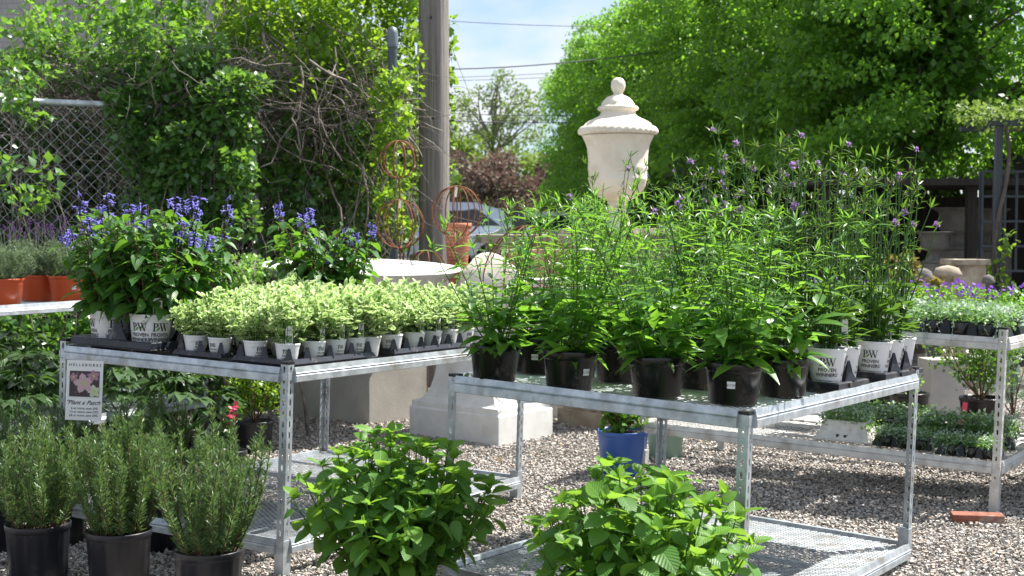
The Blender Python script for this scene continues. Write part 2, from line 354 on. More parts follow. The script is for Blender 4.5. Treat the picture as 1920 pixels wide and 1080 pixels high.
# ------------------------------------------------------------------ ground
def ground():
    mb = MB(); n = 1
    mb.add([(-400, -20, 0), (400, -20, 0), (400, 900, 0), (-400, 900, 0)], [(0, 1, 2, 3)])
    m, nt, b = newmat('gravel_bed')
    tcn = N(nt, 'ShaderNodeTexCoord')
    v = N(nt, 'ShaderNodeTexVoronoi'); v.inputs['Scale'].default_value = 42; nt.links.new(tcn.outputs['Object'], v.inputs[0])
    sp = N(nt, 'ShaderNodeSeparateColor'); nt.links.new(v.outputs['Color'], sp.inputs[0])
    c = ramp(nt, sp.outputs[0], [(0, (.12, .11, .10)), (.3, (.30, .27, .24)), (.55, (.42, .34, .28)), (.8, (.40, .39, .38)), (1, (.62, .60, .57))])
    d = ramp(nt, v.outputs['Distance'], [(.2, 1.0), (.6, .25)]); c = mixc(nt, 1, c, d, 'MULTIPLY'); c = mixc(nt, 1, c, (.66, .645, .62), 'MULTIPLY')
    nt.links.new(c, b.inputs['Base Color']); b.inputs['Roughness'].default_value = .9
    iv = N(nt, 'ShaderNodeMath', operation='SUBTRACT'); iv.inputs[0].default_value = 1; nt.links.new(v.outputs['Distance'], iv.inputs[1]); bump(nt, b, iv.outputs[0], .8, .015)
    o = mb.build('ground', m, smooth=False); tag(o, kind='structure')
    # loose stones
    rg = RG(3); pts = []
    for (y0, y1, dens) in ((4.3, 6.5, 5600), (6.5, 8.5, 4300), (8.5, 11.5, 2800)):
        wd = .40 * y1; nn = int(dens * (y1 - y0) * 2 * wd)
        P = np.stack([rg.uniform(-wd, wd, nn), rg.uniform(y0, y1, nn)], 1)
        a = P[:, 0] / P[:, 1]; keep = (np.abs(a) < .385) & ((a > -.2) | (P[:, 1] < 6.8)); pts.append(P[keep])
    P = np.concatenate(pts); n = len(P)
    base = np.array([(a, b, c) for c in (-1, 1) for b in (-1, 1) for a in (-1, 1)], float)
    Fq = np.array([(0, 2, 3, 1), (4, 5, 7, 6), (0, 1, 5, 4), (2, 6, 7, 3), (0, 4, 6, 2), (1, 3, 7, 5)])
    V = base[None] * (1 + rg.uniform(-.42, .25, (n, 8, 3))) * .58
    s = (rg.uniform(.0046, .0110, n) * (1 + .03 * (P[:, 1] - 5)))
    V *= s[:, None, None] * np.stack([rg.uniform(.8, 1.35, n), rg.uniform(.8, 1.35, n), rg.uniform(.55, .95, n)], 1)[:, None, :]
    th = rg.uniform(0, 6.28, n); c, sn = np.cos(th), np.sin(th)
    tl = rg.normal(0, .45, n); ct, st = np.cos(tl), np.sin(tl)
    y2 = V[..., 1] * ct[:, None] - V[..., 2] * st[:, None]; z2 = V[..., 1] * st[:, None] + V[..., 2] * ct[:, None]
    x3 = V[..., 0] * c[:, None] - y2 * sn[:, None]; y3 = V[..., 0] * sn[:, None] + y2 * c[:, None]
    W = np.stack([x3 + P[:, 0][:, None], y3 + P[:, 1][:, None], z2 + (rg.uniform(.001, .015, n))[:, None]], -1)
    mb = MB(); mb.add(W.reshape(-1, 3), (Fq[None] + (np.arange(n) * 8)[:, None, None]).reshape(-1, 4))
    m, nt, b = newmat('gravel_stone'); g = N(nt, 'ShaderNodeNewGeometry')
    c = ramp(nt, g.outputs['Random Per Island'], [(0, (.13, .125, .12)), (.2, (.26, .25, .24)), (.38, (.46, .43, .39)), (.55, (.47, .37, .30)), (.66, (.39, .385, .38)), (.8, (.56, .49, .42)), (.93, (.62, .60, .57)), (1, (.78, .76, .73))])
    nn = noise(nt, 160, 3); c = mixc(nt, ramp(nt, nn, [(.35, .0), (.7, .35)]), c, (.2, .18, .16)); c = mixc(nt, ramp(nt, noise(nt, .9, 4), [(.45, .0), (.7, .38)]), c, (.22, .19, .155))
    nt.links.new(c, b.inputs['Base Color']); b.inputs['Roughness'].default_value = .75
    o = mb.build('gravel', m, smooth=False); tag(o, 'mixed grey, tan and pinkish crushed gravel covering the ground', 'gravel', kind='stuff')
    print('stones', n)
ground()
def debris():
    rg = RG(44); n = 420; P = np.stack([rg.uniform(-3.2, 3.4, n), rg.uniform(4.4, 11, n), rg.uniform(.012, .028, n)], 1); mb = MB(); d = rdirs(n, rg); d[:, 2] *= .2
    inst(mb, LP_SR, P, d, rg.uniform(.015, .04, n), rg, jit=.3); tag(mb.build('fallen_leaves', leafmat('fallen_leaf', (.20, .12, .05), (.34, .24, .12), (.3, .2, .1), .8, .2)), 'scattered dry fallen leaves lying on the gravel', 'leaves', kind='stuff')

# ------------------------------------------------------------------ benches
def slot_strip(mb, o, a, up, wd, H, pitch=.0445, sl=.026, sw=.010):
    o, a, up = (np.array(x, float) for x in (o, a, up)); ncell = int(H / pitch); x0 = 0
    h = sl / 2; q = sw / 2
    inner = [(-q, -h + q), (-q * .6, -h), (q * .6, -h), (q, -h + q), (q, h - q), (q * .6, h), (-q * .6, h), (-q, h - q)]
    outer = [(-wd / 2, -pitch / 2 + .008), (-wd * .2, -pitch / 2), (wd * .2, -pitch / 2), (wd / 2, -pitch / 2 + .008), (wd / 2, pitch / 2 - .008), (wd * .2, pitch / 2), (-wd * .2, pitch / 2), (-wd / 2, pitch / 2 - .008)]
    loc = np.array(inner + outer); F = [(8 + i, 8 + (i + 1) % 8, (i + 1) % 8, i) for i in range(8)]
    F2 = np.array(F)
    for c in range(ncell):
        cy = (c + .5) * pitch
        V = o + (loc[:, 0] + wd / 2)[:, None] * a + (loc[:, 1] + cy)[:, None] * up
        mb.add(V, F2)
        # small corner gaps closed
        cs = np.array([(0, cy - pitch / 2), (0, cy - pitch / 2 + .008), (wd * .3, cy - pitch / 2), (wd, cy - pitch / 2), (wd, cy - pitch / 2 + .008), (wd * .7, cy - pitch / 2),
                       (0, cy + pitch / 2), (0, cy + pitch / 2 - .008), (wd * .3, cy + pitch / 2), (wd, cy + pitch / 2), (wd, cy + pitch / 2 - .008), (wd * .7, cy + pitch / 2)])
        mb.add(o + cs[:, :1] * a + cs[:, 1:] * up, [(0, 2, 1, 1), (3, 4, 5, 5), (6, 7, 8, 8), (9, 11, 10, 10)])
def make_bench(name, label, fr, mat, zl, ztop=.055, group=None, seed=1, mesh_pu=.036, mesh_pv=.0135, upper=True, foot=.17, legs=(1, 1, 1, 1), W=.036, lower=True):
    root = thing(name, label, 'bench', tuple(fr.F.xyz[:2]) + (0,), group=group)
    inv = Vector(root.location)
    def loc(u, v, w): return np.array(fr.P(u, v, w) - inv)
    U, V, Nn = (np.array(x) for x in (fr.U, fr.V, fr.N)); lu, lv = fr.lu, fr.lv
    for (iu, iv), on in zip(((0, 0), (1, 0), (0, 1), (1, 1)), legs):
        if not on: continue
        u, v = iu * lu, iv * lv
        du, dv = (U if iu == 0 else -U), (V if iv == 0 else -V)
        P0 = fr.P(u, v); H = P0.z / fr.N.z
        o = np.array(fr.P(u, v, -H - .015) - inv) - du * .0 
        mb = MB(); slot_strip(mb, o, du, Nn, W, H + ztop + .0); slot_strip(mb, o, dv, Nn, W, H + ztop)
        post = mb.build('post', mat, root, smooth=False)
        md = post.modifiers.new('thick', 'SOLIDIFY'); md.thickness = .0025; md.offset = 0
        hh = int((H + ztop) / .0445) * .0445
        mc = MB(); cc = o + (du + dv) * W * .5 + Nn * (hh + .002)
        mc.add([cc + (-.55 * du - .55 * dv) * W + Nn * z for z in (-.004, .007)] + [cc + (.55 * du - .55 * dv) * W + Nn * z for z in (-.004, .007)] + [cc + (.55 * du + .55 * dv) * W + Nn * z for z in (-.004, .007)] + [cc + (-.55 * du + .55 * dv) * W + Nn * z for z in (-.004, .007)],
               [(0, 2, 3, 1), (2, 4, 5, 3), (4, 6, 7, 5), (6, 0, 1, 7), (1, 3, 5, 7), (0, 6, 4, 2)])
        mc.build('cap', CAPP, post, smooth=False)
        # foot sleeve
        mf = MB(); e = .004
        q = [o - (du + dv) * e, o + du * (W + .006) - dv * e, o + (du + dv) * (W + .006), o + dv * (W + .006) - du * e]
        VV = q + [x + Nn * (foot + .0) for x in q]
        mf.add(VV, [(0, 1, 5, 4), (1, 2, 6, 5), (2, 3, 7, 6), (3, 0, 4, 7), (4, 5, 6, 7), (0, 3, 2, 1)]); mf.build('foot', mat, root, smooth=False)
    prof = [(-.012, -.002), (-.008, .014), (.006, .016), (.012, -.006), (.016, -.009), (.012, -.014), (.016, -.019), (.017, -.043), (.006, -.047), (-.004, -.043)]
    def shelf(w0, nm):
        sh = MB()
        g = .036
        for a, b, outn in (((g, 0), (lu - g, 0), -V), ((0, g), (0, lv - g), -U), ((g, lv), (lu - g, lv), V), ((lu, g), (lu, lv - g), U)):
            A, B = loc(*a, w0), loc(*b, w0); n = len(prof)
            VV = [A + outn * p[0] + Nn * p[1] for p in prof] + [B + outn * p[0] + Nn * p[1] for p in prof]
            sh.add(VV, [(i, (i + 1) % n, n + (i + 1) % n, n + i) for i in range(n)])
            sh.add(VV[:n], [tuple(range(n))]); sh.add(VV[n:], [tuple(reversed(range(n)))])
            # end brackets
            for E, s_ in ((A, -1), (B, 1)):
                d = (B - A) / np.linalg.norm(B - A) * s_
                for k, zz in enumerate((-.036,)):
                    c = E + d * .02 + Nn * (-.022); X = np.stack([d, outn, Nn], 1); sh.box(c, (.04, .004, .03), X)
        so_ = sh.build(nm, mat, root, smooth=False)
        ms = MB(); ns = int(lv / mesh_pv); nu = int((lu - .02) / (mesh_pu / 2)); 
        uu = .01 + np.arange(nu + 1) * mesh_pu / 2
        for j in range(ns):
            sgn = 1 if j % 2 else -1
            vv = .005 + (j + .5) * mesh_pv + sgn * np.where(np.arange(nu + 1) % 2, .5, -.5) * (mesh_pv * .93)
            C = np.array(fr.F - inv)[None] + uu[:, None] * U + vv[:, None] * V + Nn * (w0 - .002)
            a = C + (V * .0013 + Nn * .0010); b = C - (V * .0013 + Nn * .0010)
            VV = np.concatenate([a, b]); i = np.arange(nu); F = np.stack([i, i + 1, i + 1 + nu + 1, i + nu + 1], 1)
            if j % 2 == 0 or True: ms.add(VV, F)
        for t in (.33, .66):
            X = np.stack([U, V, Nn], 1); c = loc(lu / 2, lv * t, w0 - .018); ms.box(c, (lu - .03, .02, .02), X)
        ms.build('mesh_deck', mat, so_, smooth=False)
    if upper: shelf(0, 'upper_shelf')
    if lower:
        shelf(zl, 'lower_shelf')
    return root
make_bench('steel_bench', 'galvanised two-tier plant bench on the left holding small white pots of variegated herb', FA, GALV, -.70, group='slotted steel plant benches', seed=1)
make_bench('steel_bench', 'galvanised two-tier plant bench in the middle front holding black pots of tall verbena', FB, GALV, -.72, group='slotted steel plant benches')
make_bench('steel_bench', 'pale weathered steel bench at right rear holding trailing silver and purple plants', FC, GALV2, -.615, ztop=.09, group='slotted steel plant benches', mesh_pu=.07, mesh_pv=.024)
class FrameD(Frame):
    def __init__(s):
        z = .96; F = gz(388, 553, z); k = z + LEAN * 0
        L = gz(-260, 594, z); s.F = L; s.R = F; s.L = s.F + Vector((-.72, .66, 0)) * 1.0
        s.lu = (s.L - s.F).length; s.lv = (s.R - s.F).length; s.U = (s.L - s.F).normalized(); s.V = (s.R - s.F).normalized(); s.N = Vector((0, 0, 1)); s.rz = 0
FD = FrameD(); print('D', FD.F, FD.R, FD.lu, FD.lv)
make_bench('steel_bench', 'galvanised bench at far left behind the others holding orange pots of lavender', FD, GALV, -.7, ztop=-.06, group='slotted steel plant benches')

# ------------------------------------------------------------------ pots
def pot_mesh(r, h, rb=None, k=28, lip=.006, ribs=0, liph=.02):
    rb = rb or r * .8; mb = MB()
    prof = [(0, .003), (rb * .93, .0), (rb, .006), (r - lip * .8, h - liph - .003), (r - lip * .5, h - liph), (r, h - liph + .002), (r + .001, h - .003), (r, h), (r - .004, h), (r - .006, h - .03), (rb * .92, .01)]
    mod = None
    if ribs: mod = lambda i, a: 1 + .012 * np.sin(a * ribs) * ((i > 1) & (i < 4)) 
    mb.lathe(prof, k if not ribs else ribs * 4, mod=mod)
    return mb
def soil_mesh(r, h):
    mb = MB(); rg = RG(5); k = 18; rings = 4; V = [(0, 0, h)]; F = []
    for i in range(1, rings + 1):
        for j in range(k): a = j * 2 * math.pi / k; rr = r * i / rings; V.append((rr * math.cos(a), rr * math.sin(a), h + rg.uniform(-.004, .006)))
    for j in range(k): F.append((0, 1 + j, 1 + (j + 1) % k, 1 + (j + 1) % k))
    for i in range(rings - 1):
        for j in range(k): a = 1 + i * k; F.append((a + j, a + k + j, a + k + (j + 1) % k, a + (j + 1) % k))
    mb.add(V, F); return mb
# text geometry
_tc = {}
def text_geo(txt, size=1., bold=0.0, shear=0.):
    key = (txt, bold, shear)
    if key not in _tc:
        cu = bpy.data.curves.new('t', 'FONT'); cu.body = txt; cu.align_x = 'CENTER'; cu.size = 1; cu.resolution_u = 2; cu.offset = bold; cu.shear = shear
        ob = bpy.data.objects.new('t', cu); COL.objects.link(ob); dg = bpy.context.evaluated_depsgraph_get(); dg.update()
        me = ob.evaluated_get(dg).to_mesh(); V = np.array([v.co[:] for v in me.vertices]); F = [tuple(p.vertices) for p in me.polygons]
        T = []
        for f in F:
            if len(f) == 3: T.append((f[0], f[1], f[2], f[2]))
            elif len(f) == 4: T.append(f)
            else:
                for i in range(1, len(f) - 1): T.append((f[0], f[i], f[i + 1], f[i + 1]))
        ob.evaluated_get(dg).to_mesh_clear(); bpy.data.objects.remove(ob); bpy.data.curves.remove(cu); _tc[key] = (V, np.array(T))
    V, T = _tc[key]; return V[:, :2] * size, T
def pw_geo(S):
    # serif P and W, cap height 1 -> scaled by S; returns list of (V2, F, matindex)
    o = []
    def quad(a, b, c, d, m=0): o.append((np.array([a, b, c, d], float) * S, np.array([(0, 1, 2, 3)]), m))
    x = -1.05
    quad((x + .12, 0), (x + .30, 0), (x + .30, 1), (x + .12, 1))
    quad((x - .02, 0), (x + .44, 0), (x + .44, .05), (x - .02, .05)); quad((x - .02, .95), (x + .12, .95), (x + .12, 1), (x - .02, 1))
    n = 10; 
    for i in range(n):
        a0 = math.pi / 2 - math.pi * i / n; a1 = math.pi / 2 - math.pi * (i + 1) / n
        f = lambda a, rx, ry: (x + .32 + rx * math.cos(a), .72 + ry * math.sin(a))
        quad(f(a0, .40, .28), f(a1, .40, .28), f(a1, .21, .235), f(a0, .21, .235))
    wx = -.22
    def stroke(x0, y0, x1, y1, wd): quad((x0, y0), (x0 + wd, y0), (x1 + wd, y1), (x1, y1))
    stroke(wx, 1, wx + .36, 0, .17); stroke(wx + .62, 1, wx + .38, 0, .06); stroke(wx + .47, 1, wx + .82, 0, .17); stroke(wx + 1.12, 1, wx + .84, 0, .06)
    quad((wx - .1, .95), (wx + .28, .95), (wx + .28, 1), (wx - .1, 1)); quad((wx + .40, .95), (wx + .78, .95), (wx + .78, 1), (wx + .40, 1)); quad((wx + .98, .95), (wx + 1.28, .95), (wx + 1.28, 1), (wx + .98, 1))
    lf = [(-.62, .02), (-.50, .22), (-.36, .44), (-.10, .52), (-.16, .30), (-.32, .10)]
    o.append((np.array(lf) * S, np.array([(0, 1, 2, 3), (0, 3, 4, 5)]), 1)); return o
def wrap_label(mb, geo, r0, r1, h, z0, ang, off=.0012, xo=0, mi=None):
    for V, F, m in geo:
        x = V[:, 0] + xo; z = z0 + V[:, 1]; rr = r0 + (r1 - r0) * z / h + off; a = ang + x / rr
        W = np.stack([rr * np.cos(a), rr * np.sin(a), z], 1); mb.add(W, F, m if mi is None else mi)
def brand_label(r, rb, h, angs, S, full=True):
    mb = MB()
    for a in angs:
        wrap_label(mb, pw_geo(S), rb, r, h, h * .56, a)
        for t, y, s_, b in (('PROVEN', .42, .62, .012), ('WINNERS\'', .29, .62, .012)) + ((('The Brand Gardeners Trust', .17, .27, .012),) if full else ()):
            V, F = text_geo(t, s_ * S, b); wrap_label(mb, [(V, F, 0)], rb, r, h, h * y, a, .0018)
    return mb
FACE = -math.pi / 2   # a label at this angle faces the camera (-Y)
def sticker(r, rb, h, ang, txt='$17.99', z=.62, w=.030, hh=.024):
    mb = MB(); n = 4
    for i in range(n):
        a0 = ang + (i / n - .5) * w / r; a1 = ang + ((i + 1) / n - .5) * w / r
        V = []
        for a, zz in ((a0, h * z - hh / 2), (a1, h * z - hh / 2), (a1, h * z + hh / 2), (a0, h * z + hh / 2)):
            rr = rb + (r - rb) * zz / h + .0012; V.append((rr * math.cos(a), rr * math.sin(a), zz))
        mb.add(V, [(0, 1, 2, 3)], 0)
    V, F = text_geo(txt, .0105, .02); wrap_label(mb, [(V, F, 1)], rb, r, h, h * z - .004, ang, .002)
    return mb

# ------------------------------------------------------------------ plant generators
LP_LANCE = leafp(1, .165, 6, .75, .35, .22, .22)
LP_VBASE = leafp(1, .36, 6, .75, .3, .3, .2)
LP_HEART = leafp(1, .66, 6, .62, .22, .25, .08)
LP_BROAD = leafp(1, .78, 12, .66, .16, .28, .08, .0, .68)
LP_BROAD3 = leafp(1, .62, 12, .74, .05, .55, .10, .02, .75)
LP_BROAD2 = leafp(1, .74, 12, .72, .28, .12, .08, .0, .68)
LP_NEED = (np.array([(-.055, 0, 0), (.055, 0, 0), (.035, 1, -.05), (-.035, 1, -.05)]), np.array([(0, 1, 2, 3)]), np.zeros(1, int), np.zeros((4, 2), np.float32))
LP_S = leaf_simple(1, .55, .3, .15); LP_Q = leaf_quad(1, .75, .25); LP_SR = leaf_simple(1, .8, .2, .1); LP_V = leaf_varieg()

def gen_verbena(seed, h=.6, nst=6, r=.05, bloom=False, spread=.12):
    rg = RG(seed); lv = MB(); st = MB(); fl = []
    for i in range(nst):
        a = rg.uniform(0, 6.28); b = np.array([math.cos(a), math.sin(a), 0]) * r * rg.uniform(.2, 1); hh = h * rg.uniform(.62, 1.0)
        top = b + np.array([math.cos(a), math.sin(a), 0]) * spread * rg.uniform(.1, 1) + np.array([0, 0, hh])
        P = stemline(b, top, rg.normal(0, .012, 2), 7); rad = (.0036 if bloom else .0026)
        st.tube(P, np.linspace(rad, rad * .55, 7), 4, 0)
        step = .055 if not bloom else .082
        nn = max(4, int(hh / step)); t = np.linspace(.05, .97, nn); Q = interp(P, t); ph = rg.uniform(0, 3)
        for k in range(nn):
            for s_ in (0, 1):
                an = ph + k * math.pi / 2 + s_ * math.pi + rg.normal(0, .2)
                lowf = max(0, 1 - t[k] / .55); el = rg.uniform(-.15, .55) if not bloom else rg.uniform(.1, .8)
                d = np.array([math.cos(an) * math.cos(el), math.sin(an) * math.cos(el), math.sin(el)])
                L = (.140 * (1 - .45 * t[k]) + .012) * rg.uniform(.7, 1.2) * (.55 if bloom and t[k] > .35 else 1)
                if bloom and t[k] > .4 and rg.random() < .55: continue
                if t[k] < (.42 if bloom else .5): inst(lv, LP_VBASE, [Q[k]], [d], L * (.72 if bloom else .95), rg, jit=.25)
                else: inst(lv, LP_LANCE, [Q[k]], [d], L, rg, jit=.25)
                if (rg.random() < (.42 if bloom else .4)) and t[k] > .12:
                    bl = rg.uniform(.05, .13) * (1.15 - t[k] * .5); bd = d * .75 + np.array([0, 0, 1.0]); bd /= np.linalg.norm(bd)
                    E = Q[k] + bd * bl; st.tube(np.array([Q[k], Q[k] + bd * bl * .5 + d * .004, E]), [.0016, .0013, .0009], 3, 0, False)
                    m = 6; dd = rdirs(m, rg, .5) * .8 + bd * .6; PP = Q[k] + bd * bl * np.linspace(.35, 1, m)[:, None]
                    inst(lv, LP_LANCE, PP, dd, rg.uniform(.022, .045, m), rg)
                    if bloom and t[k] > .6 and rg.random() < .5: head(fl, E, rg, rg.uniform(.004, .007), rg.random() < .12)
        m = 7; dd = rdirs(m, rg, 1.6); inst(lv, LP_LANCE, np.repeat(P[-1:], m, 0), dd, rg.uniform(.03, .065, m), rg)
        if bloom and rg.random() < .8: head(fl, P[-1] + np.array([0, 0, .012]), rg, rg.uniform(.009, .0145), rg.random() < .4)
    # low basal leaves, some hanging over the rim
    m = 36 if bloom else 64; lo_ = .25 if bloom else -.35; a = rg.uniform(0, 6.28, m); el = rg.uniform(lo_, 1.0, m); d = np.stack([np.cos(a) * np.cos(el), np.sin(a) * np.cos(el), np.sin(el)], 1)
    P = np.stack([np.cos(a) * r * rg.uniform(.2, 1.2, m), np.sin(a) * r * rg.uniform(.2, 1.2, m), rg.uniform(0, .16, m)], 1)
    inst(lv, LP_VBASE, P, d, rg.uniform(.05, .12, m) * (.72 if bloom else 1), rg, jit=.4)
    return lv, st, fl
def head(fl_, c, rg, r, open_):
    fl = MB(); fl_.append(fl)
    n = 26 if open_ else 12; d = rdirs(n, rg, .6); 
    inst(fl, LP_Q, c + d * r * .25, d, r * (1.25 if open_ else .95), rg, mi=0 if open_ else 1)
def gen_salvia(seed, h=.55, nst=14, r=.06, spread=.2, spikes=10):
    rg = RG(seed); lv = MB(); st = MB(); fls = []
    for i in range(nst):
        a = i * 2.4 + rg.uniform(-.4, .4); q = math.sqrt((i + .5) / nst); b = np.array([math.cos(a), math.sin(a), 0]) * r * q
        hh = h * rg.uniform(.55, .98) * (1 - .2 * q); top = b + np.array([math.cos(a), math.sin(a), 0]) * spread * q + np.array([0, 0, hh])
        P = stemline(b, top, rg.normal(0, .015, 2), 7); st.tube(P, np.linspace(.004, .002, 7), 4, 0)
        nn = int(hh / .045); t = np.linspace(.12, .96, nn); Q = interp(P, t); ph = rg.uniform(0, 3)
        for k in range(nn):
            for s_ in (0, 1):
                an = ph + k * 1.57 + s_ * math.pi + rg.normal(0, .25); el = rg.uniform(-.45, .5)
                d = np.array([math.cos(an) * math.cos(el), math.sin(an) * math.cos(el), math.sin(el)])
                L = (.108 - .045 * t[k]) * rg.uniform(.75, 1.2); pe = .02 + .02 * rg.random()
                inst(lv, LP_HEART, [Q[k] + d * pe], [d + np.array([0, 0, -.35])], L, rg, jit=.3); st.tube(np.array([Q[k], Q[k] + d * pe]), .0012, 3, 0, False)
                if rg.random() < .5:
                    m = 4; dd = rdirs(m, rg, .3) + d; inst(lv, LP_HEART, np.repeat([Q[k] + d * .03], m, 0) + rg.normal(0, .012, (m, 3)), dd, rg.uniform(.025, .045, m), rg)
        if rg.random() < spikes / nst:
            fl = MB(); fls.append(fl)
            sl = rg.uniform(.08, .19); lean = rg.normal(0, .02, 2); E = P[-1] + np.array([lean[0], lean[1], sl]); SP = np.array([P[-1], (P[-1] + E) / 2, E])
            st.tube(SP, [.0022, .0018, .001], 4, 1); m = 90; tt = rg.uniform(0, 1, m); C = interp(SP, tt); d = rdirs(m, rg, 0); d[:, 2] = rg.uniform(-.1, .8, m)
            inst(fl, LP_S, C, d, .008 + .006 * (1 - tt), rg, mi=1)
            m = int(rg.integers(9, 24)); tt = rg.uniform(0, .6, m); C = interp(SP, tt); d = rdirs(m, rg, 0); d[:, 2] *= .35
            for c, dd in zip(C, d):
                dd = dd / np.linalg.norm(dd); sd_ = np.cross(dd, (0, 0, 1.)); up = np.array([0, 0, 1.])
                L = rg.uniform(.018, .028); A = c + dd * .004; B = A + dd * L * .6 + up * .002; Cc = A + dd * L + up * -.003
                fl.tube(np.array([A, B, Cc]), [.0016, .0028, .0034], 4, 0)
                inst(fl, LP_Q, np.array([Cc, Cc]), np.array([dd + up * .6, dd * .3 - up]), L * .55, rg, mi=0)
    return lv, st, fls
def gen_mound(seed, proto, n, rx, hz, size, zb=0., up=.5, mi=None, stems=14, sag=0., lumps=9):
    rg = RG(seed); lv = MB(); st = MB()
    ends = []
    for i in range(stems):
        a = rg.uniform(0, 6.28); q = math.sqrt(rg.uniform(0, 1)); zt = hz * (1 - .45 * q * q) * rg.uniform(.72, 1.08)
        e = np.array([math.cos(a) * rx * q, math.sin(a) * rx * q, zb + zt]); b = np.array([math.cos(a) * rx * q * .3, math.sin(a) * rx * q * .3, 0.])
        P = stemline(b, e, (math.cos(a) * rx * .1, math.sin(a) * rx * .1), 5); ends.append(P); st.tube(P, .0012, 3, 0, False)
    k = n // stems
    for P in ends:
        t = rg.uniform(.25, 1, k) ** .8; C = interp(P, t) + rg.normal(0, rx * .05, (k, 3)); a = rg.uniform(0, 6.28, k); el = rg.uniform(-.2, .9, k)
        d = np.stack([np.cos(a) * np.cos(el), np.sin(a) * np.cos(el), np.sin(el) * up * 1.6], 1); inst(lv, proto, C, d, size * rg.uniform(.6, 1.15, k), rg, mi=mi, jit=.4)
    return lv, st
def gen_rosemary(seed, h=.5, r=.09, nst=20, spread=.1):
    rg = RG(seed); lv = MB(); st = MB()
    for i in range(nst):
        a = i * 2.4 + rg.uniform(-.3, .3); q = math.sqrt((i + .5) / nst); b = np.array([math.cos(a), math.sin(a), 0]) * r * q * .8
        hh = h * rg.uniform(.5, 1.) * (1 - .15 * q); top = b + np.array([math.cos(a), math.sin(a), 0]) * spread * q * rg.uniform(.3, 1.1) + np.array([0, 0, hh]); bd = rg.normal(0, .02, 2) + np.array([math.cos(a), math.sin(a)]) * .025 * q
        P = stemline(b, top, bd, 9); st.tube(P, np.linspace(.0035, .0012, 9), 4, 0)
        m = int(hh * 720); t = rg.uniform(.03, 1, m); C = interp(P, t); an = rg.uniform(0, 6.28, m); el = rg.uniform(.25, .95, m) + .25 * t
        d = np.stack([np.cos(an) * np.cos(el), np.sin(an) * np.cos(el), np.sin(el)], 1); inst(lv, LP_NEED, C, d, rg.uniform(.024, .038, m) * (1 - .3 * t), rg, jit=1)
        for _ in range(2):
            tb = rg.uniform(.2, .8); c = interp(P, np.array([tb]))[0]; aa = rg.uniform(0, 6.28); L = rg.uniform(.05, .13)
            E = c + np.array([math.cos(aa) * .3, math.sin(aa) * .3, .95]) * L; SP = np.array([c, (c + E) / 2, E]); st.tube(SP, .0012, 3, 0, False)
            m = int(L * 900); t = rg.uniform(.1, 1, m); C = interp(SP, t); an = rg.uniform(0, 6.28, m); el = rg.uniform(.2, .9, m)
            d = np.stack([np.cos(an) * np.cos(el), np.sin(an) * np.cos(el), np.sin(el)], 1); inst(lv, LP_NEED, C, d, rg.uniform(.014, .024, m), rg, jit=1)
    return lv, st
def gen_broad(seed, Rr=.33, h=.5, nst=26, L=.085):
    rg = RG(seed); lv = MB(); st = MB()
    for i in range(nst):
        a = i * 2.4 + rg.uniform(-.2, .2); q = math.sqrt((i + .5) / nst); b = np.array([math.cos(a), math.sin(a), 0]) * .08 * q
        hh = h * (1 - .42 * q * q) * rg.uniform(.86, 1.05); top = b + np.array([math.cos(a), math.sin(a), 0]) * (Rr - .05) * q * rg.uniform(.85, 1.1) + np.array([0, 0, hh])
        P = stemline(b, top, np.array([math.cos(a), math.sin(a)]) * .05 * q, 8); st.tube(P, np.linspace(.0045, .0022, 8), 5, 0)
        nn = max(4, int(np.linalg.norm(top - b) / .062)); t = np.linspace(.22, 1, nn); Q = interp(P, t); ph = rg.uniform(0, 3)
        for k in range(nn):
            last = k == nn - 1
            for s_ in (0, 1):
                an = ph + k * 1.57 + s_ * math.pi + rg.normal(0, .2); el = rg.uniform(-.35, .2) if not last else rg.uniform(.2, .7)
                d = np.array([math.cos(an) * math.cos(el), math.sin(an) * math.cos(el), math.sin(el)]); LL = L * rg.uniform(.78, 1.12) * (.8 if last else 1)
                pe = .018; st.tube(np.array([Q[k], Q[k] + d * pe]), .0014, 3, 0, False)
                inst(lv, (LP_BROAD, LP_BROAD, LP_BROAD2, LP_BROAD3)[rg.integers(4)], [Q[k] + d * pe], [d + np.array([0, 0, -.25 if not last else .1])], LL * rg.choice([1.12, 1, .8, .6], p=[.25, .4, .2, .15]), rg, jit=.28, mi=1 if (last or rg.random() < .08) else 0)
            if last:
                m = 4; dd = rdirs(m, rg, 1.2); inst(lv, LP_BROAD2, np.repeat(Q[-1:], m, 0), dd, rg.uniform(.03, .055, m), rg, mi=1)
            elif rg.random() < .5:
                m = 3; dd = rdirs(m, rg, .7); inst(lv, LP_BROAD2, np.repeat(Q[k:k + 1], m, 0), dd, rg.uniform(.03, .05, m), rg, mi=1)
    return lv, st
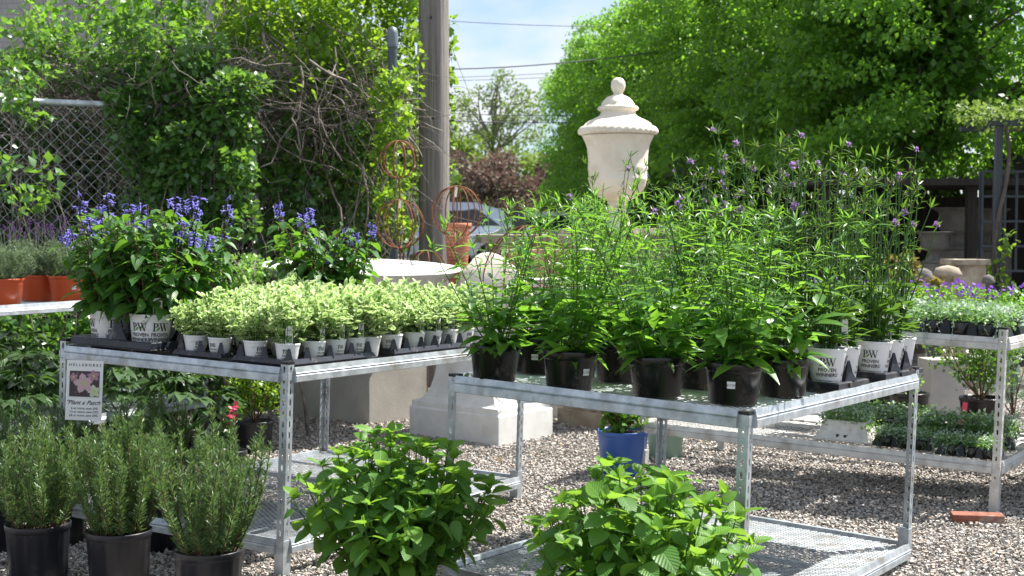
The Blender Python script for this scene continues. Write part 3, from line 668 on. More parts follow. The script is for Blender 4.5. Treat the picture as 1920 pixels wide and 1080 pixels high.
def gen_twiggy(seed, h, rad, nmain, nleaf, lsize, proto=LP_SR, zmin=.25, twig=.003, up=.3):
    rg = RG(seed); lv = MB(); st = MB()
    for i in range(nmain):
        a = rg.uniform(0, 6.28); q = math.sqrt(rg.uniform(.02, 1)); top = np.array([math.cos(a) * rad * q, math.sin(a) * rad * q, h * rg.uniform(.65, 1) * (1 - .25 * q)])
        P = stemline((0, 0, 0), top, rg.normal(0, .05 * h, 2), 7); st.tube(P, np.linspace(twig * 1.8, twig * .6, 7), 5, 0)
        for j in range(5):
            tb = rg.uniform(zmin, .95); c = interp(P, np.array([tb]))[0]; d = rdirs(1, rg, .6)[0]; Lb = rad * rg.uniform(.25, .6); E = c + d * Lb
            SP = np.array([c, (c + E) / 2 + rg.normal(0, .02 * h, 3), E]); st.tube(SP, [twig * .7, twig * .5, twig * .3], 3, 0, False)
            m = nleaf // (nmain * 5); t = rg.uniform(.1, 1, m); C = interp(SP, t) + rg.normal(0, rad * .07, (m, 3)); inst(lv, proto, C, rdirs(m, rg, up), lsize * rg.uniform(.6, 1.2, m), rg, jit=.6)
    return lv, st
def cloud(mb, rg, clumps, n, size, proto=LP_Q, spread=1.0, droop=0., mi=None, shell=.5, up=None, upw=.8):
    """clumps: list of (center, radii) ; leaves mostly near each clump's surface"""
    C = np.array([c for c, r in clumps]); Rr = np.array([r for c, r in clumps]); w = Rr.prod(axis=1) ** (2 / 3); w = w / w.sum()
    idx = rg.choice(len(C), n, p=w); d = rdirs(n, rg); q = rg.uniform(0, 1, n) ** (shell / 1.5)
    P = C[idx] + d * Rr[idx] * q[:, None] * (1 + rg.normal(0, .06, (n, 1)))
    dd = d * .8 + rdirs(n, rg) * .8; dd[:, 2] -= droop; inst(mb, proto, P, dd, size * rg.uniform(.6, 1.25, n), rg, jit=.5, mi=mi, upw=upw)

debris()
# ------------------------------------------------------------------ potted plants: prototypes
def potted(name, label, cat, potm, soilr, soilz, parts, group=None, extra=None, potname='pot'):
    """potm: (MB, material); parts: list of (name, MB, mats)"""
    t = thing(name, label, cat, group=group)
    p = potm[0].build(potname, potm[1], t)
    soil_mesh(soilr, soilz).build('soil', SOIL, p)
    for nm, mb, mt in parts:
        if isinstance(mb, list):
            for q in mb:
                if q.n: o = q.build(nm[:-1] + '_head' if nm == 'flowers' else nm, mt, t); o.location = (0, 0, soilz)
        elif mb.n:
            o = mb.build(nm, mt, t); o.location = (0, 0, soilz)
    if extra:
        for nm, mb, mt, par in extra: mb.build(nm, mt, p if par == 'pot' else t, smooth=False)
    return t
def stake_tag(w=.028, h=.075, z0=.05, y=-.04, x=0., yaw=0., green=True):
    mb = MB(); n = 5; V = [(-w * .32, -.04), (w * .32, -.04), (w * .5, 0.0), (w * .5, h * .8), (w * .3, h * .97), (-w * .3, h * .97), (-w * .5, h * .8), (-w * .5, 0.0)]
    c, s_ = math.cos(yaw), math.sin(yaw)
    def pl(x_, z_, o): return (x + c * x_ - s_ * o, y + s_ * x_ + c * o, z0 + z_)
    f = [pl(a, b, -.0006) for a, b in V]; g = [pl(a, b, .0006) for a, b in V]; mb.add(f + g, [(0, 1, 2, 7), (2, 3, 6, 7), (3, 4, 5, 6), (15, 10, 9, 8), (15, 14, 11, 10), (14, 13, 12, 11)] + [(i, i + 8, (i + 1) % 8 + 8, (i + 1) % 8) for i in range(8)], 0)
    mb.add([pl(-w * .42, h * .06, -.0012), pl(w * .42, h * .06, -.0012), pl(w * .42, h * .45, -.0012), pl(-w * .42, h * .45, -.0012)], [(0, 1, 2, 3)], 2)
    rg = RG(4)
    for i in range(14):
        a, b = rg.uniform(-.36, .36) * w, rg.uniform(.1, .41) * h; q = .0022; mb.add([pl(a - q, b, -.0018), pl(a, b - q, -.0018), pl(a + q, b, -.0018), pl(a, b + q, -.0018)], [(0, 1, 2, 3)], 3)
    for V2, F, m in pw_geo(w * .22): mb.add([pl(p[0], p[1] + h * .68, -.0012) for p in V2], F, 1)
    V2, F = text_geo('PROVEN WINNERS', w * .075, .01); mb.add([pl(p[0], p[1] + h * .58, -.0012) for p in V2], F, 1)
    return mb
TAGM = None
TAGMATS = [PAPER, INK, plain('tag_picture_green', (.05, .13, .03), .5), plain('tag_picture_leaf', (.42, .52, .25), .5)]
TAGMATS_V = [PAPER, INK, plain('tag_picture_dark', (.03, .05, .03), .5), plain('tag_picture_lilac', (.45, .25, .55), .5)]

# --- verbena on bench B
VR, VRB, VH = .099, .082, .142
def verb_black(seed, lab, ang, h, nst, bloom=False, st=True):
    lv, stm, fl = gen_verbena(seed, h, nst + 1, .065, bloom, .30)
    ex = [('price_sticker', sticker(VR, VRB, VH, ang, z=.5), [PAPER, GREY_INK], 'pot')] if st else None
    return potted('potted_verbena', lab, 'potted plant', (pot_mesh(VR, VH, VRB, liph=.03), BLACKP), VR * .9, VH - .018,
                  [('stems', stm, [L_VSTEM]), ('foliage', lv, [L_VERB if not bloom else L_VERBD]), ('flowers', fl, [PET_LIL, BUDM])], 'black pots of verbena on the middle bench', ex)
def put(o, p, rz=0, tilt=LEAN, sc_=1): o.location = p; o.rotation_euler = (0, tilt, rz); o.scale = (sc_,) * 3; return o
ORD = ['first', 'second', 'third', 'fourth', 'fifth', 'sixth', 'seventh', 'eighth', 'ninth', 'tenth', 'eleventh', 'twelfth', 'thirteenth', 'fourteenth', 'fifteenth', 'sixteenth']
vb0 = verb_black(11, 'x', FACE - .3, .60, 8); vb1 = verb_black(12, 'x', FACE + .75, .62, 9); vb2 = verb_black(13, 'x', FACE - .15, .54, 9); vb3 = verb_black(14, 'x', FACE, .56, 9, st=False)
vt0 = verb_black(15, 'x', FACE, .86, 9, True, False); vt1 = verb_black(16, 'x', FACE, .80, 9, True, False); vt2 = verb_black(17, 'x', FACE, .9, 8, True, False)
G_ROW = 'black pots of verbena on the middle bench'
def vplace(src, px, py, lab, rz=0, first=False, s=1.0, dz=0):
    d = ray(px, py + 9); k = .83 + LEAN * FB.F.x; t = (k - CH) / (d.z + LEAN * d.x); p = Vector((0, 0, CH)) + d * t
    o = src if first else copy_tree(src)
    o['label'] = lab; put(o, p + Vector((0, 0, .002 + dz)), rz, LEAN, s); return o
vplace(vb3, 927, 706, 'leafy verbena in the leftmost black pot of the front row, its stems leaning left', .0, True, .95)
vplace(vb1, 1067, 722, 'verbena in a black pot, sticker low on its right, second in the front row', -.1, True)
vplace(copy_tree(vb3), 1232, 736, 'verbena in a plain black pot without sticker at the centre of the front row', 2.1, True)
vplace(vb2, 1374, 748, 'verbena in a black pot with a white price sticker, directly above the front bench post', -.1, True)
vplace(copy_tree(vb3), 1468, 733, 'verbena in the black pot beside the white printed pots, just right of the bench post', 4.0, True, .98)
vplace(vb0, 1003, 690, 'verbena in a stickered black pot set back between the two leftmost front pots', .25, True, .95)
vplace(copy_tree(vb3), 1160, 706, 'verbena in the half hidden black pot of the second row, behind the centre front pot', 3.0, True)
vplace(copy_tree(vb3), 1312, 718, 'verbena in the half hidden black pot between the centre front pot and the bench post', 5.2, True)
inner = [(1090, 680, vb2), (1185, 664, vb0), (1240, 690, vb1), (1285, 672, vt1), (1345, 684, vt0), (1395, 706, vb2), (1420, 690, vt2), (1330, 664, vt1), (1246, 655, vb1), (1410, 668, vt0), (1480, 688, vt1), (1135, 668, vt2), (1310, 655, vt0), (1060, 672, vb2), (1380, 650, vt1)]
used = set()
for i, (px, py, src) in enumerate(inner):
    first = id(src) not in used and src in (vt0, vt1, vt2); used.add(id(src)); rk = sorted(q[0] for q in inner).index(px)
    vplace(src, px, py, f'verbena in a black pot of the hidden inner rows, {ORD[rk]} from the left', rnd.uniform(0, 6.28), first, rnd.uniform(.92, 1.05) * (.88 if px < 1200 else 1))
# printed white pots on bench B in trays
PR, PRB, PH = .0735, .056, .148
def verb_pw(seed, h, tagged):
    lv, stm, fl = gen_verbena(seed, h, 8, .035, True, .20)
    ex = [('logo', brand_label(PR, PRB, PH, [a_], .030), [INK, LOGOG], 'pot') for a_ in (FACE - .22, FACE + 1.5, FACE - 2.0)]
    if tagged: ex.append(('plant_tag', stake_tag(.026, .12, PH - .005, -.055, .0, .35), TAGMATS_V, 'root'))
    rim = None
    return potted('potted_verbena', 'x', 'potted plant', (pot_mesh(PR, PH, PRB, liph=.012, lip=.003), WHITEP), PR * .92, PH - .012,
                  [('stems', stm, [L_VSTEM]), ('foliage', lv, [L_VERBD]), ('flowers', fl, [PET_LIL, BUDM])], 'white printed pots of verbena on the middle bench', ex)
pw = [verb_pw(21, .74, False), verb_pw(22, .70, True), verb_pw(23, .78, False)]
def tray(name, label, cells, r, pitch, sock=.030, lipz=.034, finh=.09, mat=TRAYP, group=None, loc=(0, 0, 0), rz=0, tilt=LEAN):
    """cells: (nx, ny) ; origin = centre of cell 0,0; x = along first axis"""
    nx, ny = cells; mb = MB(); x0, x1 = -pitch * .52, (nx - .48) * pitch; y0, y1 = -pitch * .52, (ny - .48) * pitch
    t = .0035
    # rim: bevelled band around
    for (ax, ay, bx, by) in ((x0, y0, x1, y0), (x1, y0, x1, y1), (x1, y1, x0, y1), (x0, y1, x0, y0)):
        dx, dy = bx - ax, by - ay; L = math.hypot(dx, dy); nx_, ny_ = dy / L, -dx / L
        pr = [(-.012, lipz), (.002, lipz), (.008, lipz - .004), (.009, lipz - .022), (.012, lipz - .024), (.012, lipz - .027), (.004, lipz - .027), (0, lipz - .006), (-.012, lipz - .006)]
        V = [(ax + nx_ * o - dx / L * max(o, 0), ay + ny_ * o - dy / L * max(o, 0), z) for o, z in pr] + [(bx + nx_ * o + dx / L * max(o, 0), by + ny_ * o + dy / L * max(o, 0), z) for o, z in pr]
        n = len(pr); mb.add(V, [(i, (i + 1) % n, n + (i + 1) % n, n + i) for i in range(n)])
    mb.box(((x0 + x1) / 2, (y0 + y1) / 2, lipz - .004), (x1 - x0, y1 - y0, .004))
    for i in range(nx):
        for j in range(ny): mb.lathe([(0, 0.001), (r * .8, .001), (r * .88, lipz - .007)], 14, c=(i * pitch, j * pitch, 0))
    for i in range(nx + 1):
        for j in range(ny + 1):
            cx, cy = (i - .5) * pitch, (j - .5) * pitch; b = pitch * .24
            cx = min(max(cx, x0 + b * .45), x1 - b * .45); cy = min(max(cy, y0 + b * .45), y1 - b * .45)
            edge = i in (0, nx) and j in (0, ny); hh = finh * (.45 if edge else 1)
            V = [(cx - b, cy, lipz), (cx, cy - b, lipz), (cx + b, cy, lipz), (cx, cy + b, lipz)]
            V += [(cx - b * .14, cy, lipz + hh), (cx, cy - b * .14, lipz + hh), (cx + b * .14, cy, lipz + hh), (cx, cy + b * .14, lipz + hh)]
            if not edge:
                mm = [(cx - b * .5, cy, lipz + hh * .4), (cx, cy - b * .5, lipz + hh * .4), (cx + b * .5, cy, lipz + hh * .4), (cx, cy + b * .5, lipz + hh * .4)]
                V = V[:4] + mm + V[4:]; F = [(q, (q + 1) % 4, (q + 1) % 4 + 4, q + 4) for q in range(4)] + [(q + 4, (q + 1) % 4 + 4, (q + 1) % 4 + 8, q + 8) for q in range(4)] + [(8, 9, 10, 11)]
                mb.add(V, F)
    # leaf points near the rim: handle notches
    for cx in ((x0 + x1) / 2,): mb.box((cx, y0 - .012, lipz - .012), (pitch * .8, .006, .016))
    o = mb.build(name, mat, smooth=False); tag(o, label, 'tray', group); o.location = loc; o.rotation_euler = (0, tilt, rz)
    return o
VANG = math.atan2(FB.V.y, FB.V.x); UANG = math.atan2(FB.U.y, FB.U.x)
def trayset(fr, u0, v0, nu, nv, pitch, r, srcs, labs, traylab, tgroup, rowgroup, finh, firsts, facing=0, zoff=.012):
    """tray whose long side follows V; cell (0,0) nearest the front corner side"""
    va = math.atan2(fr.V.y, fr.V.x); p0 = fr.P(u0, v0, .003)
    tray('plant_tray', traylab, (nv, nu), r, pitch, finh=finh, group=tgroup, loc=p0, rz=va)
    perp = Vector((-math.sin(va), math.cos(va), 0)); dirv = Vector((math.cos(va), math.sin(va), -LEAN * math.cos(va)))
    perp.z = -LEAN * perp.x
    k = 0
    for i in range(nu):
        for j in range(nv):
            s = srcs[(i * 2 + j) % len(srcs)]; o = s if s not in firsts else copy_tree(s); firsts.add(s)
            p = p0 + dirv * (j * pitch) + perp * (i * pitch) + Vector((0, 0, zoff))
            put(o, p, rnd.uniform(-.25, .25) + facing); o['label'] = labs(i, j)
fs = set()
v1 = FB.sv(.075, 1552); v2 = FB.sv(.075, 1640)
def labB(name):
    return lambda i, j: (f'printed white pot of tall verbena on the bench edge, number {j + 1} from the front in the {name} tray' if i == 0 else f'flowering verbena in a white printed pot in the inner rows of the {name} tray')
class L_:
    def __init__(s, f): s.f = f
    def __call__(s, i, j): return s.f(i, j)
    def __len__(s): return 3
trayset(FB, .085, v1, 2, 2, .148, PR, pw, L_(lambda i, j: ['printed white verbena pot nearest the black pots, at the front of the nearer tray', 'printed verbena pot half covered by a tray fin, second in the nearer tray'][j] if i == 0 else 'flowering verbena behind the edge row of the nearer tray, ' + ['front', 'back'][j] + ' pot'),
        'charcoal tray of white printed pots beside the black verbena pots', 'charcoal plant trays', 'x', .075, fs)
trayset(FB, .085, v2, 2, 3, .148, PR, pw, L_(lambda i, j: ['printed white verbena pot with the full logo facing out, first in the farther tray', 'printed white verbena pot with a picture tag, middle of the farther tray edge', 'printed white verbena pot at the bench end near the rear steel post'][j] if i == 0 else 'flowering verbena behind the edge row of the farther tray, ' + ['front', 'middle', 'back'][j] + ' pot'),
        'charcoal tray of white printed pots at the right end of the middle bench', 'charcoal plant trays', 'x', .075, fs)

# --- variegated herb on bench A
SR, SRB, SH = .052, .039, .092
def small(seed, tagged, tx):
    global CULL
    if tagged: CULL = lambda P: (P[:, 1] < -.02) & (np.abs(P[:, 0] - .008) < .024) & (P[:, 2] < .085)
    lv, stm = gen_mound(seed, LP_V, 640, .11, .165, .033, .025, .7, stems=38)
    lv2, _ = gen_mound(seed + 50, LP_V, 60, .07, .04, .026, .0, .3, stems=10)
    for a, b, c, d in zip(lv2.V, lv2.F, lv2.M, lv2.U): lv.add(a, b - (lv2.n and 0) - 0 if False else b - _base(lv2, b), c, d)
    CULL = None
    ex = [('logo', brand_label(SR, SRB, SH, [a_], .0165, False), [INK, LOGOG], 'pot') for a_ in (FACE + tx, FACE + tx + 2.1, FACE + tx - 2.1)]
    if tagged: ex.append(('plant_tag', stake_tag(.03, .075, SH + .0, -.042, .008, .15), TAGMATS, 'root'))
    return potted('potted_herb', 'x', 'potted plant', (pot_mesh(SR, SH, SRB, 20, liph=.01, lip=.003), WHITEP), SR * .9, SH - .01, [('stems', stm, [L_VSTEM]), ('foliage', lv, [L_OREG, L_CREAM])], 'small white pots of variegated herb', ex)
def _base(mb, b): # face arrays were offset when added: recover the offset of this block
    c = 0
    for V, F in zip(mb.V, mb.F):
        if F is b: return c
        c += len(V)
    return 0
smA = [small(31, True, .0), small(32, False, -.3), small(33, False, .35)]
vs = [FA.sv(.09, p) for p in (538, 588, 626, 663, 692, 733, 776, 808, 838)]
us = [.09] + [FA.su(vs[0], p) for p in (478, 412, 366)]
print('vs', vs, 'us', us)
tA = 'variegated herb in a white pot'
EDGE = ['at the front corner of the left bench', 'second along the right edge of the left bench', 'third along the right edge of the left bench', 'fourth along the right edge, last in its tray', 'set back between the two edge trays', 'with whole logo showing, first in the second tray', 'second in the second edge tray', 'third in the second edge tray', 'half covered by verbena leaves at the tray end']
LEFTS = ['', 'on the long edge, just left of the corner pot', 'on the long edge, second from the salvia pots', 'on the long edge, next to the big salvia pots']
fs2 = set()
def sput(src, u, v, lab, rz):
    o = src if src not in fs2 else copy_tree(src); fs2.add(src); put(o, FA.P(u, v, .012), rz); q_ = rnd.uniform(.88, 1.14)
    for ch in o.children:
        if ch.name.startswith(('foliage', 'stems')): ch.scale = (q_ * rnd.uniform(.85, 1.1), q_, rnd.uniform(.72, 1.28)); ch.rotation_euler = (rnd.gauss(0, .09), rnd.gauss(0, .09), rnd.uniform(-.6, .6) * (0 if src is smA[0] else 4)); o['label'] = lab; return o
for j, v in enumerate(vs): sput(smA[0 if j in (0, 1, 2, 3, 6, 7, 8) else 1], .09, v, f'{tA} {EDGE[j]}', [.1, .9, .8, .7, 0, .2, .9, .7, .3][j])
for i in (1, 2, 3): sput(smA[1 + i % 2], us[i], vs[0], f'{tA} {LEFTS[i]}', [.0, .3, -.2, .2][i])
pitchu = us[2] - us[1]
vall = list(vs[1:]) + [vs[-1] + .15, vs[-1] + .3]
for j, v in enumerate(vall):
    for u in us[1:] + [us[3] + .15, us[3] + .30, us[3] + .45][: (3 if j > 4 else 1)]:
        if u < FA.lu - .06 and v < FA.lv - .05: ku = int(round((u - .25) / .15)); sput(smA[rnd.choice([1, 2])], u, v, f'variegated herb in the {ORD[ku + 1]} row from the right rail, {ORD[j + 1]} back from the front edge', rnd.uniform(0, 6.28))
for v in (vs[-1] + .15, vs[-1] + .3):
    if v < FA.lv - .05: sput(smA[1], .09, v, 'variegated herb on the right rail hidden by the leftmost verbena, ' + ('nearer' if v < vs[-1] + .2 else 'farther') + ' one', 1.)
VA = math.atan2(FA.V.y, FA.V.x); PERP = Vector((-math.sin(VA), math.cos(VA), 0))
def flat_tray(u0, u1, v0, v1, label):
    P0 = FA.P((u0 + u1) / 2, (v0 + v1) / 2, .004); du = (u1 - u0) / 2 + .055; dv = (v1 - v0) / 2 + .055; mb = MB(); lipz = .036
    U = np.array((FA.U.x, FA.U.y, FA.U.z)); V = np.array((FA.V.x, FA.V.y, FA.V.z)); Nn = np.array(FA.N)
    def ring(e, z): return [np.array(U * a * (du + e) + V * b * (dv + e) + Nn * z) for a, b in ((-1, -1), (1, -1), (1, 1), (-1, 1))]
    rings = [ring(-.01, 0), ring(-.006, .006), ring(-.002, lipz - .02), ring(.012, lipz - .02), ring(.014, lipz - .018), ring(.004, lipz), ring(-.012, lipz), ring(-.014, lipz - .01)]
    VV = sum(rings, []); F = [(q * 4 + i, q * 4 + (i + 1) % 4, (q + 1) * 4 + (i + 1) % 4, (q + 1) * 4 + i) for q in range(len(rings) - 1) for i in range(4)]
    F += [(28, 29, 30, 31), (3, 2, 1, 0)]; mb.add(VV, F)
    # fins between the cells on every side
    nu = max(1, round((u1 - u0) / .15)); nv = max(1, round((v1 - v0) / .13))
    for a in range(nu + 2):
        for b in range(nv + 2):
            uu = -du + .055 + (a - .5) * ((u1 - u0) / nu); vv = -dv + .055 + (b - .5) * ((v1 - v0) / nv)
            uu = min(max(uu, -du + .012), du - .012); vv = min(max(vv, -dv + .012), dv - .012); q = .024; c = U * uu + V * vv
            V1 = [c - U * q + Nn * lipz * .8, c - V * q + Nn * lipz * .8, c + U * q + Nn * lipz * .8, c + V * q + Nn * lipz * .8]
            V2 = [c - U * q * .3 + Nn * (lipz + .045), c - V * q * .3 + Nn * (lipz + .045), c + U * q * .3 + Nn * (lipz + .045), c + V * q * .3 + Nn * (lipz + .045)]
            mb.add(V1 + V2, [(i, (i + 1) % 4, (i + 1) % 4 + 4, i + 4) for i in range(4)] + [(4, 5, 6, 7)])
    o = mb.build('plant_tray', TRAYP, smooth=False); tag(o, label, 'tray', 'charcoal plant trays'); o.location = P0; return o
flat_tray(us[0], us[1], vs[0], vs[3], 'charcoal tray of small white pots on the front corner of the left bench')
flat_tray(us[2], us[3], vs[0], vs[3], 'charcoal tray of small white pots between the corner tray and the salvia pots')
flat_tray(us[0], us[1], vs[5], vs[8], 'charcoal tray of small white pots at the right end of the left bench')
flat_tray(us[2], us[3], vs[5], vs[8], 'charcoal tray hidden under herb foliage in the middle of the left bench')

# --- salvia in big printed pots
BR, BRB, BH = .094, .076, .165
def salv(seed, ang, tagged, nsp):
    lv, stm, fl = gen_salvia(seed, .56, 22, .065, .155, nsp)
    ex = [('logo', brand_label(BR, BRB, BH, [a_], .036), [INK, LOGOG], 'pot') for a_ in ang]
    if tagged: ex.append(('plant_tag', stake_tag(.04, .075, BH + .0, -.07, .045, .2), TAGMATS, 'root'))
    return potted('potted_salvia', 'x', 'potted plant', (pot_mesh(BR, BH, BRB, 36, liph=.012, lip=.003), WHITEP), BR * .9, BH - .012,
                  [('stems', stm, [BSTEM, CALYX]), ('foliage', lv, [L_SALV]), ('flowers', fl, [PET_BLUE, CALYX])], 'blue salvias in large printed white pots', ex)
sa = salv(41, [FACE - .35, FACE + .75, FACE + 2.6], True, 8); sb = salv(42, [FACE - .95, FACE + .65, FACE + 2.4], False, 9); s3 = salv(43, [FACE - .95, FACE + .65, FACE + 2.4], False, 5)
u1_ = FA.su(.13, 282); u2_ = FA.su(.13, 206)
def splace(o, u, v, lab, rz=0, s=1.): put(o, FA.P(u, v, .012), rz, LEAN, s); o['label'] = lab; return o
splace(sa, u1_, .13, 'blue salvia in the large printed pot with a stake tag, beside the herbs')
splace(sb, u2_, .13, 'blue salvia in the large printed pot at the left end of the left bench')
splace(copy_tree(sb), u1_, .34, 'blue salvia in the pot hidden behind the tagged salvia pot', 1.9)
splace(copy_tree(sa), u2_, .34, 'blue salvia in the pot hidden behind the leftmost salvia pot', 2.6, .96)
splace(s3, FA.su(1.38, 588), 1.38, 'lone blue salvia clump in front of the white basin, behind the herb trays', 3.3, 1.0)
splace(copy_tree(s3), FA.su(1.5, 640), 1.50, 'blue salvia at the rear of the left bench, right of the lone clump', .4, .85)
pP = FA.P(u1_, .13, .003)
_p = (FA.P(u1_, .13) + FA.P(u2_, .34)) / 2
def big_tray():
    mb = MB(); lipz = .058; U = np.array(FA.U); V = np.array(FA.V); Nn = np.array(FA.N); du = abs(u2_ - u1_) / 2 + .11; dv = .105 + .11
    def rr(e, z):
        L = []
        for a, b in ((-1, -1), (1, -1), (1, 1), (-1, 1)):
            L.append(U * a * (du + e) + V * b * (dv + e) + Nn * z)
        return L
    rings = [rr(-.012, lipz - .004), rr(0, lipz), rr(.006, lipz - .004), rr(.008, lipz - .03), rr(.013, lipz - .033), rr(.013, lipz - .036), rr(-.01, lipz - .036)]
    VV = sum(rings, []); mb.add(VV, [(q * 4 + i, q * 4 + (i + 1) % 4, (q + 1) * 4 + (i + 1) % 4, (q + 1) * 4 + i) for q in range(len(rings) - 1) for i in range(4)] + [(0, 1, 2, 3)])
    for su in (-1, 1):
        for sv_ in (-1, 1):
            c = U * su * abs(u2_ - u1_) / 2 + V * sv_ * .105; mb.lathe([(0, .001), (BR * .86, .001), (BR * .92, lipz - .036)], 24, c=c)
    for a, b in ((0, -1), (0, 1), (-1, 0), (1, 0), (0, 0)):
        c = U * a * (du - .03) + V * b * (dv - .03); q = .062
        V1 = [c - U * q + Nn * lipz * .9, c - V * q * .5 + Nn * lipz * .9, c + U * q + Nn * lipz * .9, c + V * q * .5 + Nn * lipz * .9]
        V2 = [c - U * q * .5 + Nn * (lipz + .04), c - V * q * .3 + Nn * (lipz + .04), c + U * q * .5 + Nn * (lipz + .04), c + V * q * .3 + Nn * (lipz + .04)]
        V3 = [c - U * q * .1 + Nn * (lipz + .095), c - V * q * .1 + Nn * (lipz + .095), c + U * q * .1 + Nn * (lipz + .095), c + V * q * .1 + Nn * (lipz + .095)]
        mb.add(V1 + V2 + V3, [(i, (i + 1) % 4, (i + 1) % 4 + 4, i + 4) for i in range(4)] + [(i + 4, (i + 1) % 4 + 4, (i + 1) % 4 + 8, i + 8) for i in range(4)] + [(8, 9, 10, 11)])
    o = mb.build('plant_tray', TRAYP, smooth=False); tag(o, 'deep charcoal tray holding the large white salvia pots at the left bench end', 'tray', 'charcoal plant trays'); o.location = _p + Vector((0, 0, .003))
big_tray()

# --- lavender on bench D
def lav(seed, ang, sticker_):
    rg = RG(seed); lv, stm = gen_rosemary(seed, .22, .12, 44, .13); fl = MB()
    for i in range(26):
        a = rg.uniform(0, 6.28); q = math.sqrt(rg.random()); b = np.array([math.cos(a) * .1 * q, math.sin(a) * .1 * q, .08]); E = b + np.array([math.cos(a) * .12 * q, math.sin(a) * .12 * q, rg.uniform(.16, .3)])
        stm.tube(np.array([b, (b + E) / 2, E]), .0011, 3, 0, False); m = 16; t = rg.uniform(0, 1, m); C = E + np.array([0, 0, 1.])[None] * (t * .035)[:, None]; inst(fl, LP_Q, C, rdirs(m, rg, .7), .011, rg)
    ex = [('price_sticker', sticker(.135, .11, .17, ang, z=.55), [PAPER, GREY_INK], 'pot')] if sticker_ else None
    return potted('potted_lavender', 'x', 'potted plant', (pot_mesh(.135, .17, .108, 36, liph=.018), REDP), .125, .155, [('stems', stm, [L_LAV]), ('foliage', lv, [L_LAV]), ('flowers', fl, [PET_LAV])], 'orange pots of lavender', ex)
la = lav(51, FACE + .55, True); lb = lav(52, FACE, False)
def dplace(o, px, v_off, lab, rz=0, s=.92):
    v = FD.sv(v_off, px); put(o, FD.P(v_off, v, .004), rz, 0, s); o['label'] = lab
dplace(la, 130, .16, 'lavender in the orange pot with a small white sticker')
dplace(lb, 5, .14, 'lavender in the orange pot cut off by the left picture edge', .5)
dplace(copy_tree(lb), 72, .42, 'lavender in the orange pot set back between the two front lavender pots', 1.7)
dplace(copy_tree(lb), 205, .46, 'lavender in the orange pot just left of and behind the salvia leaves', 2.7)
dplace(copy_tree(lb), 262, .20, 'lavender in an orange pot hidden behind the salvias', 3.7)
dplace(copy_tree(lb), 345, .30, 'lavender in an orange pot at the right end of the far left bench', 4.7)
dplace(copy_tree(lb), 140, .68, 'lavender in the orange pot at the back of the far left bench', 5.5)
dplace(copy_tree(lb), 20, .70, 'lavender in the orange pot at the back left corner, partly out of frame', 5.0)

# --- rosemary on the ground
def rosem(seed, h, st_=False):
    lv, stm = gen_rosemary(seed, h, .125, 46, .15)
    ex = [('price_sticker', sticker(.125, .105, .25, FACE + .0, '$34', z=.62, w=.036, hh=.028), [PAPER, GREY_INK], 'pot')] if st_ else None
    return potted('potted_rosemary', 'x', 'potted plant', (pot_mesh(.127, .25, .108, liph=.025, ribs=18), NAVYP), .115, .235, [('stems', stm, [BSTEM]), ('foliage', lv, [L_ROSE])], 'potted rosemary bushes on the gravel', ex)
ra = rosem(61, .50); rb_ = rosem(62, .52); rc = rosem(63, .54, True)
def rimplace(o, px, pyrim, zr, lab, rz=0, s=1.):
    p = gz(px, pyrim, zr * s); p.z = 0; o.location = p + Vector((0, .1, 0)); o.rotation_euler = (0, 0, rz); o.scale = (s,) * 3; o['label'] = lab; return o
rimplace(rc, 380, 1040, .25, 'rosemary in a charcoal pot with a white sticker, right of the three front ones', 0)
rimplace(rb_, 209, 1003, .25, 'rosemary in the plain charcoal pot in the middle of the three front ones', 0)
rimplace(ra, 55, 990, .25, 'rosemary in the charcoal pot at the left picture edge', 0)
rimplace(copy_tree(rb_), 275, 936, .25, 'taller rosemary behind the middle and right front pots', 2.2, .98)
rimplace(copy_tree(ra), 100, 925, .25, 'dark rosemary in the back row, left of the hellebore sign', 4.2, .98)
rimplace(copy_tree(ra), -30, 935, .25, 'dark rosemary half out of frame in the back row at far left', 2.8, 1.)

# --- broad leaved shrubs
def broad(seed, lab, px, py, Y, s=1.):
    lv, stm = gen_broad(seed, .355, .55, 58, .090)
    t = potted('potted_shrub', lab, 'potted plant', (pot_mesh(.15, .23, .11, 36, liph=.035, lip=.008), TERRA), .135, .21, [('stems', stm, [L_VSTEM]), ('foliage', lv, [L_HYD, L_HYDY])], 'broad leaved shrubs in the foreground')
    p = at(px, py, Y); t.location = (p.x, Y, 0); t.rotation_euler = (0, 0, seed); t.scale = (s,) * 3; return t
broad(71, 'broad-leaved green shrub in a terracotta pot between the two front benches', 742, 950, 4.9, .93)
broad(72, 'broad-leaved green shrub in front of the middle bench, at the bottom right of centre', 1206, 1000, 4.3, .93)

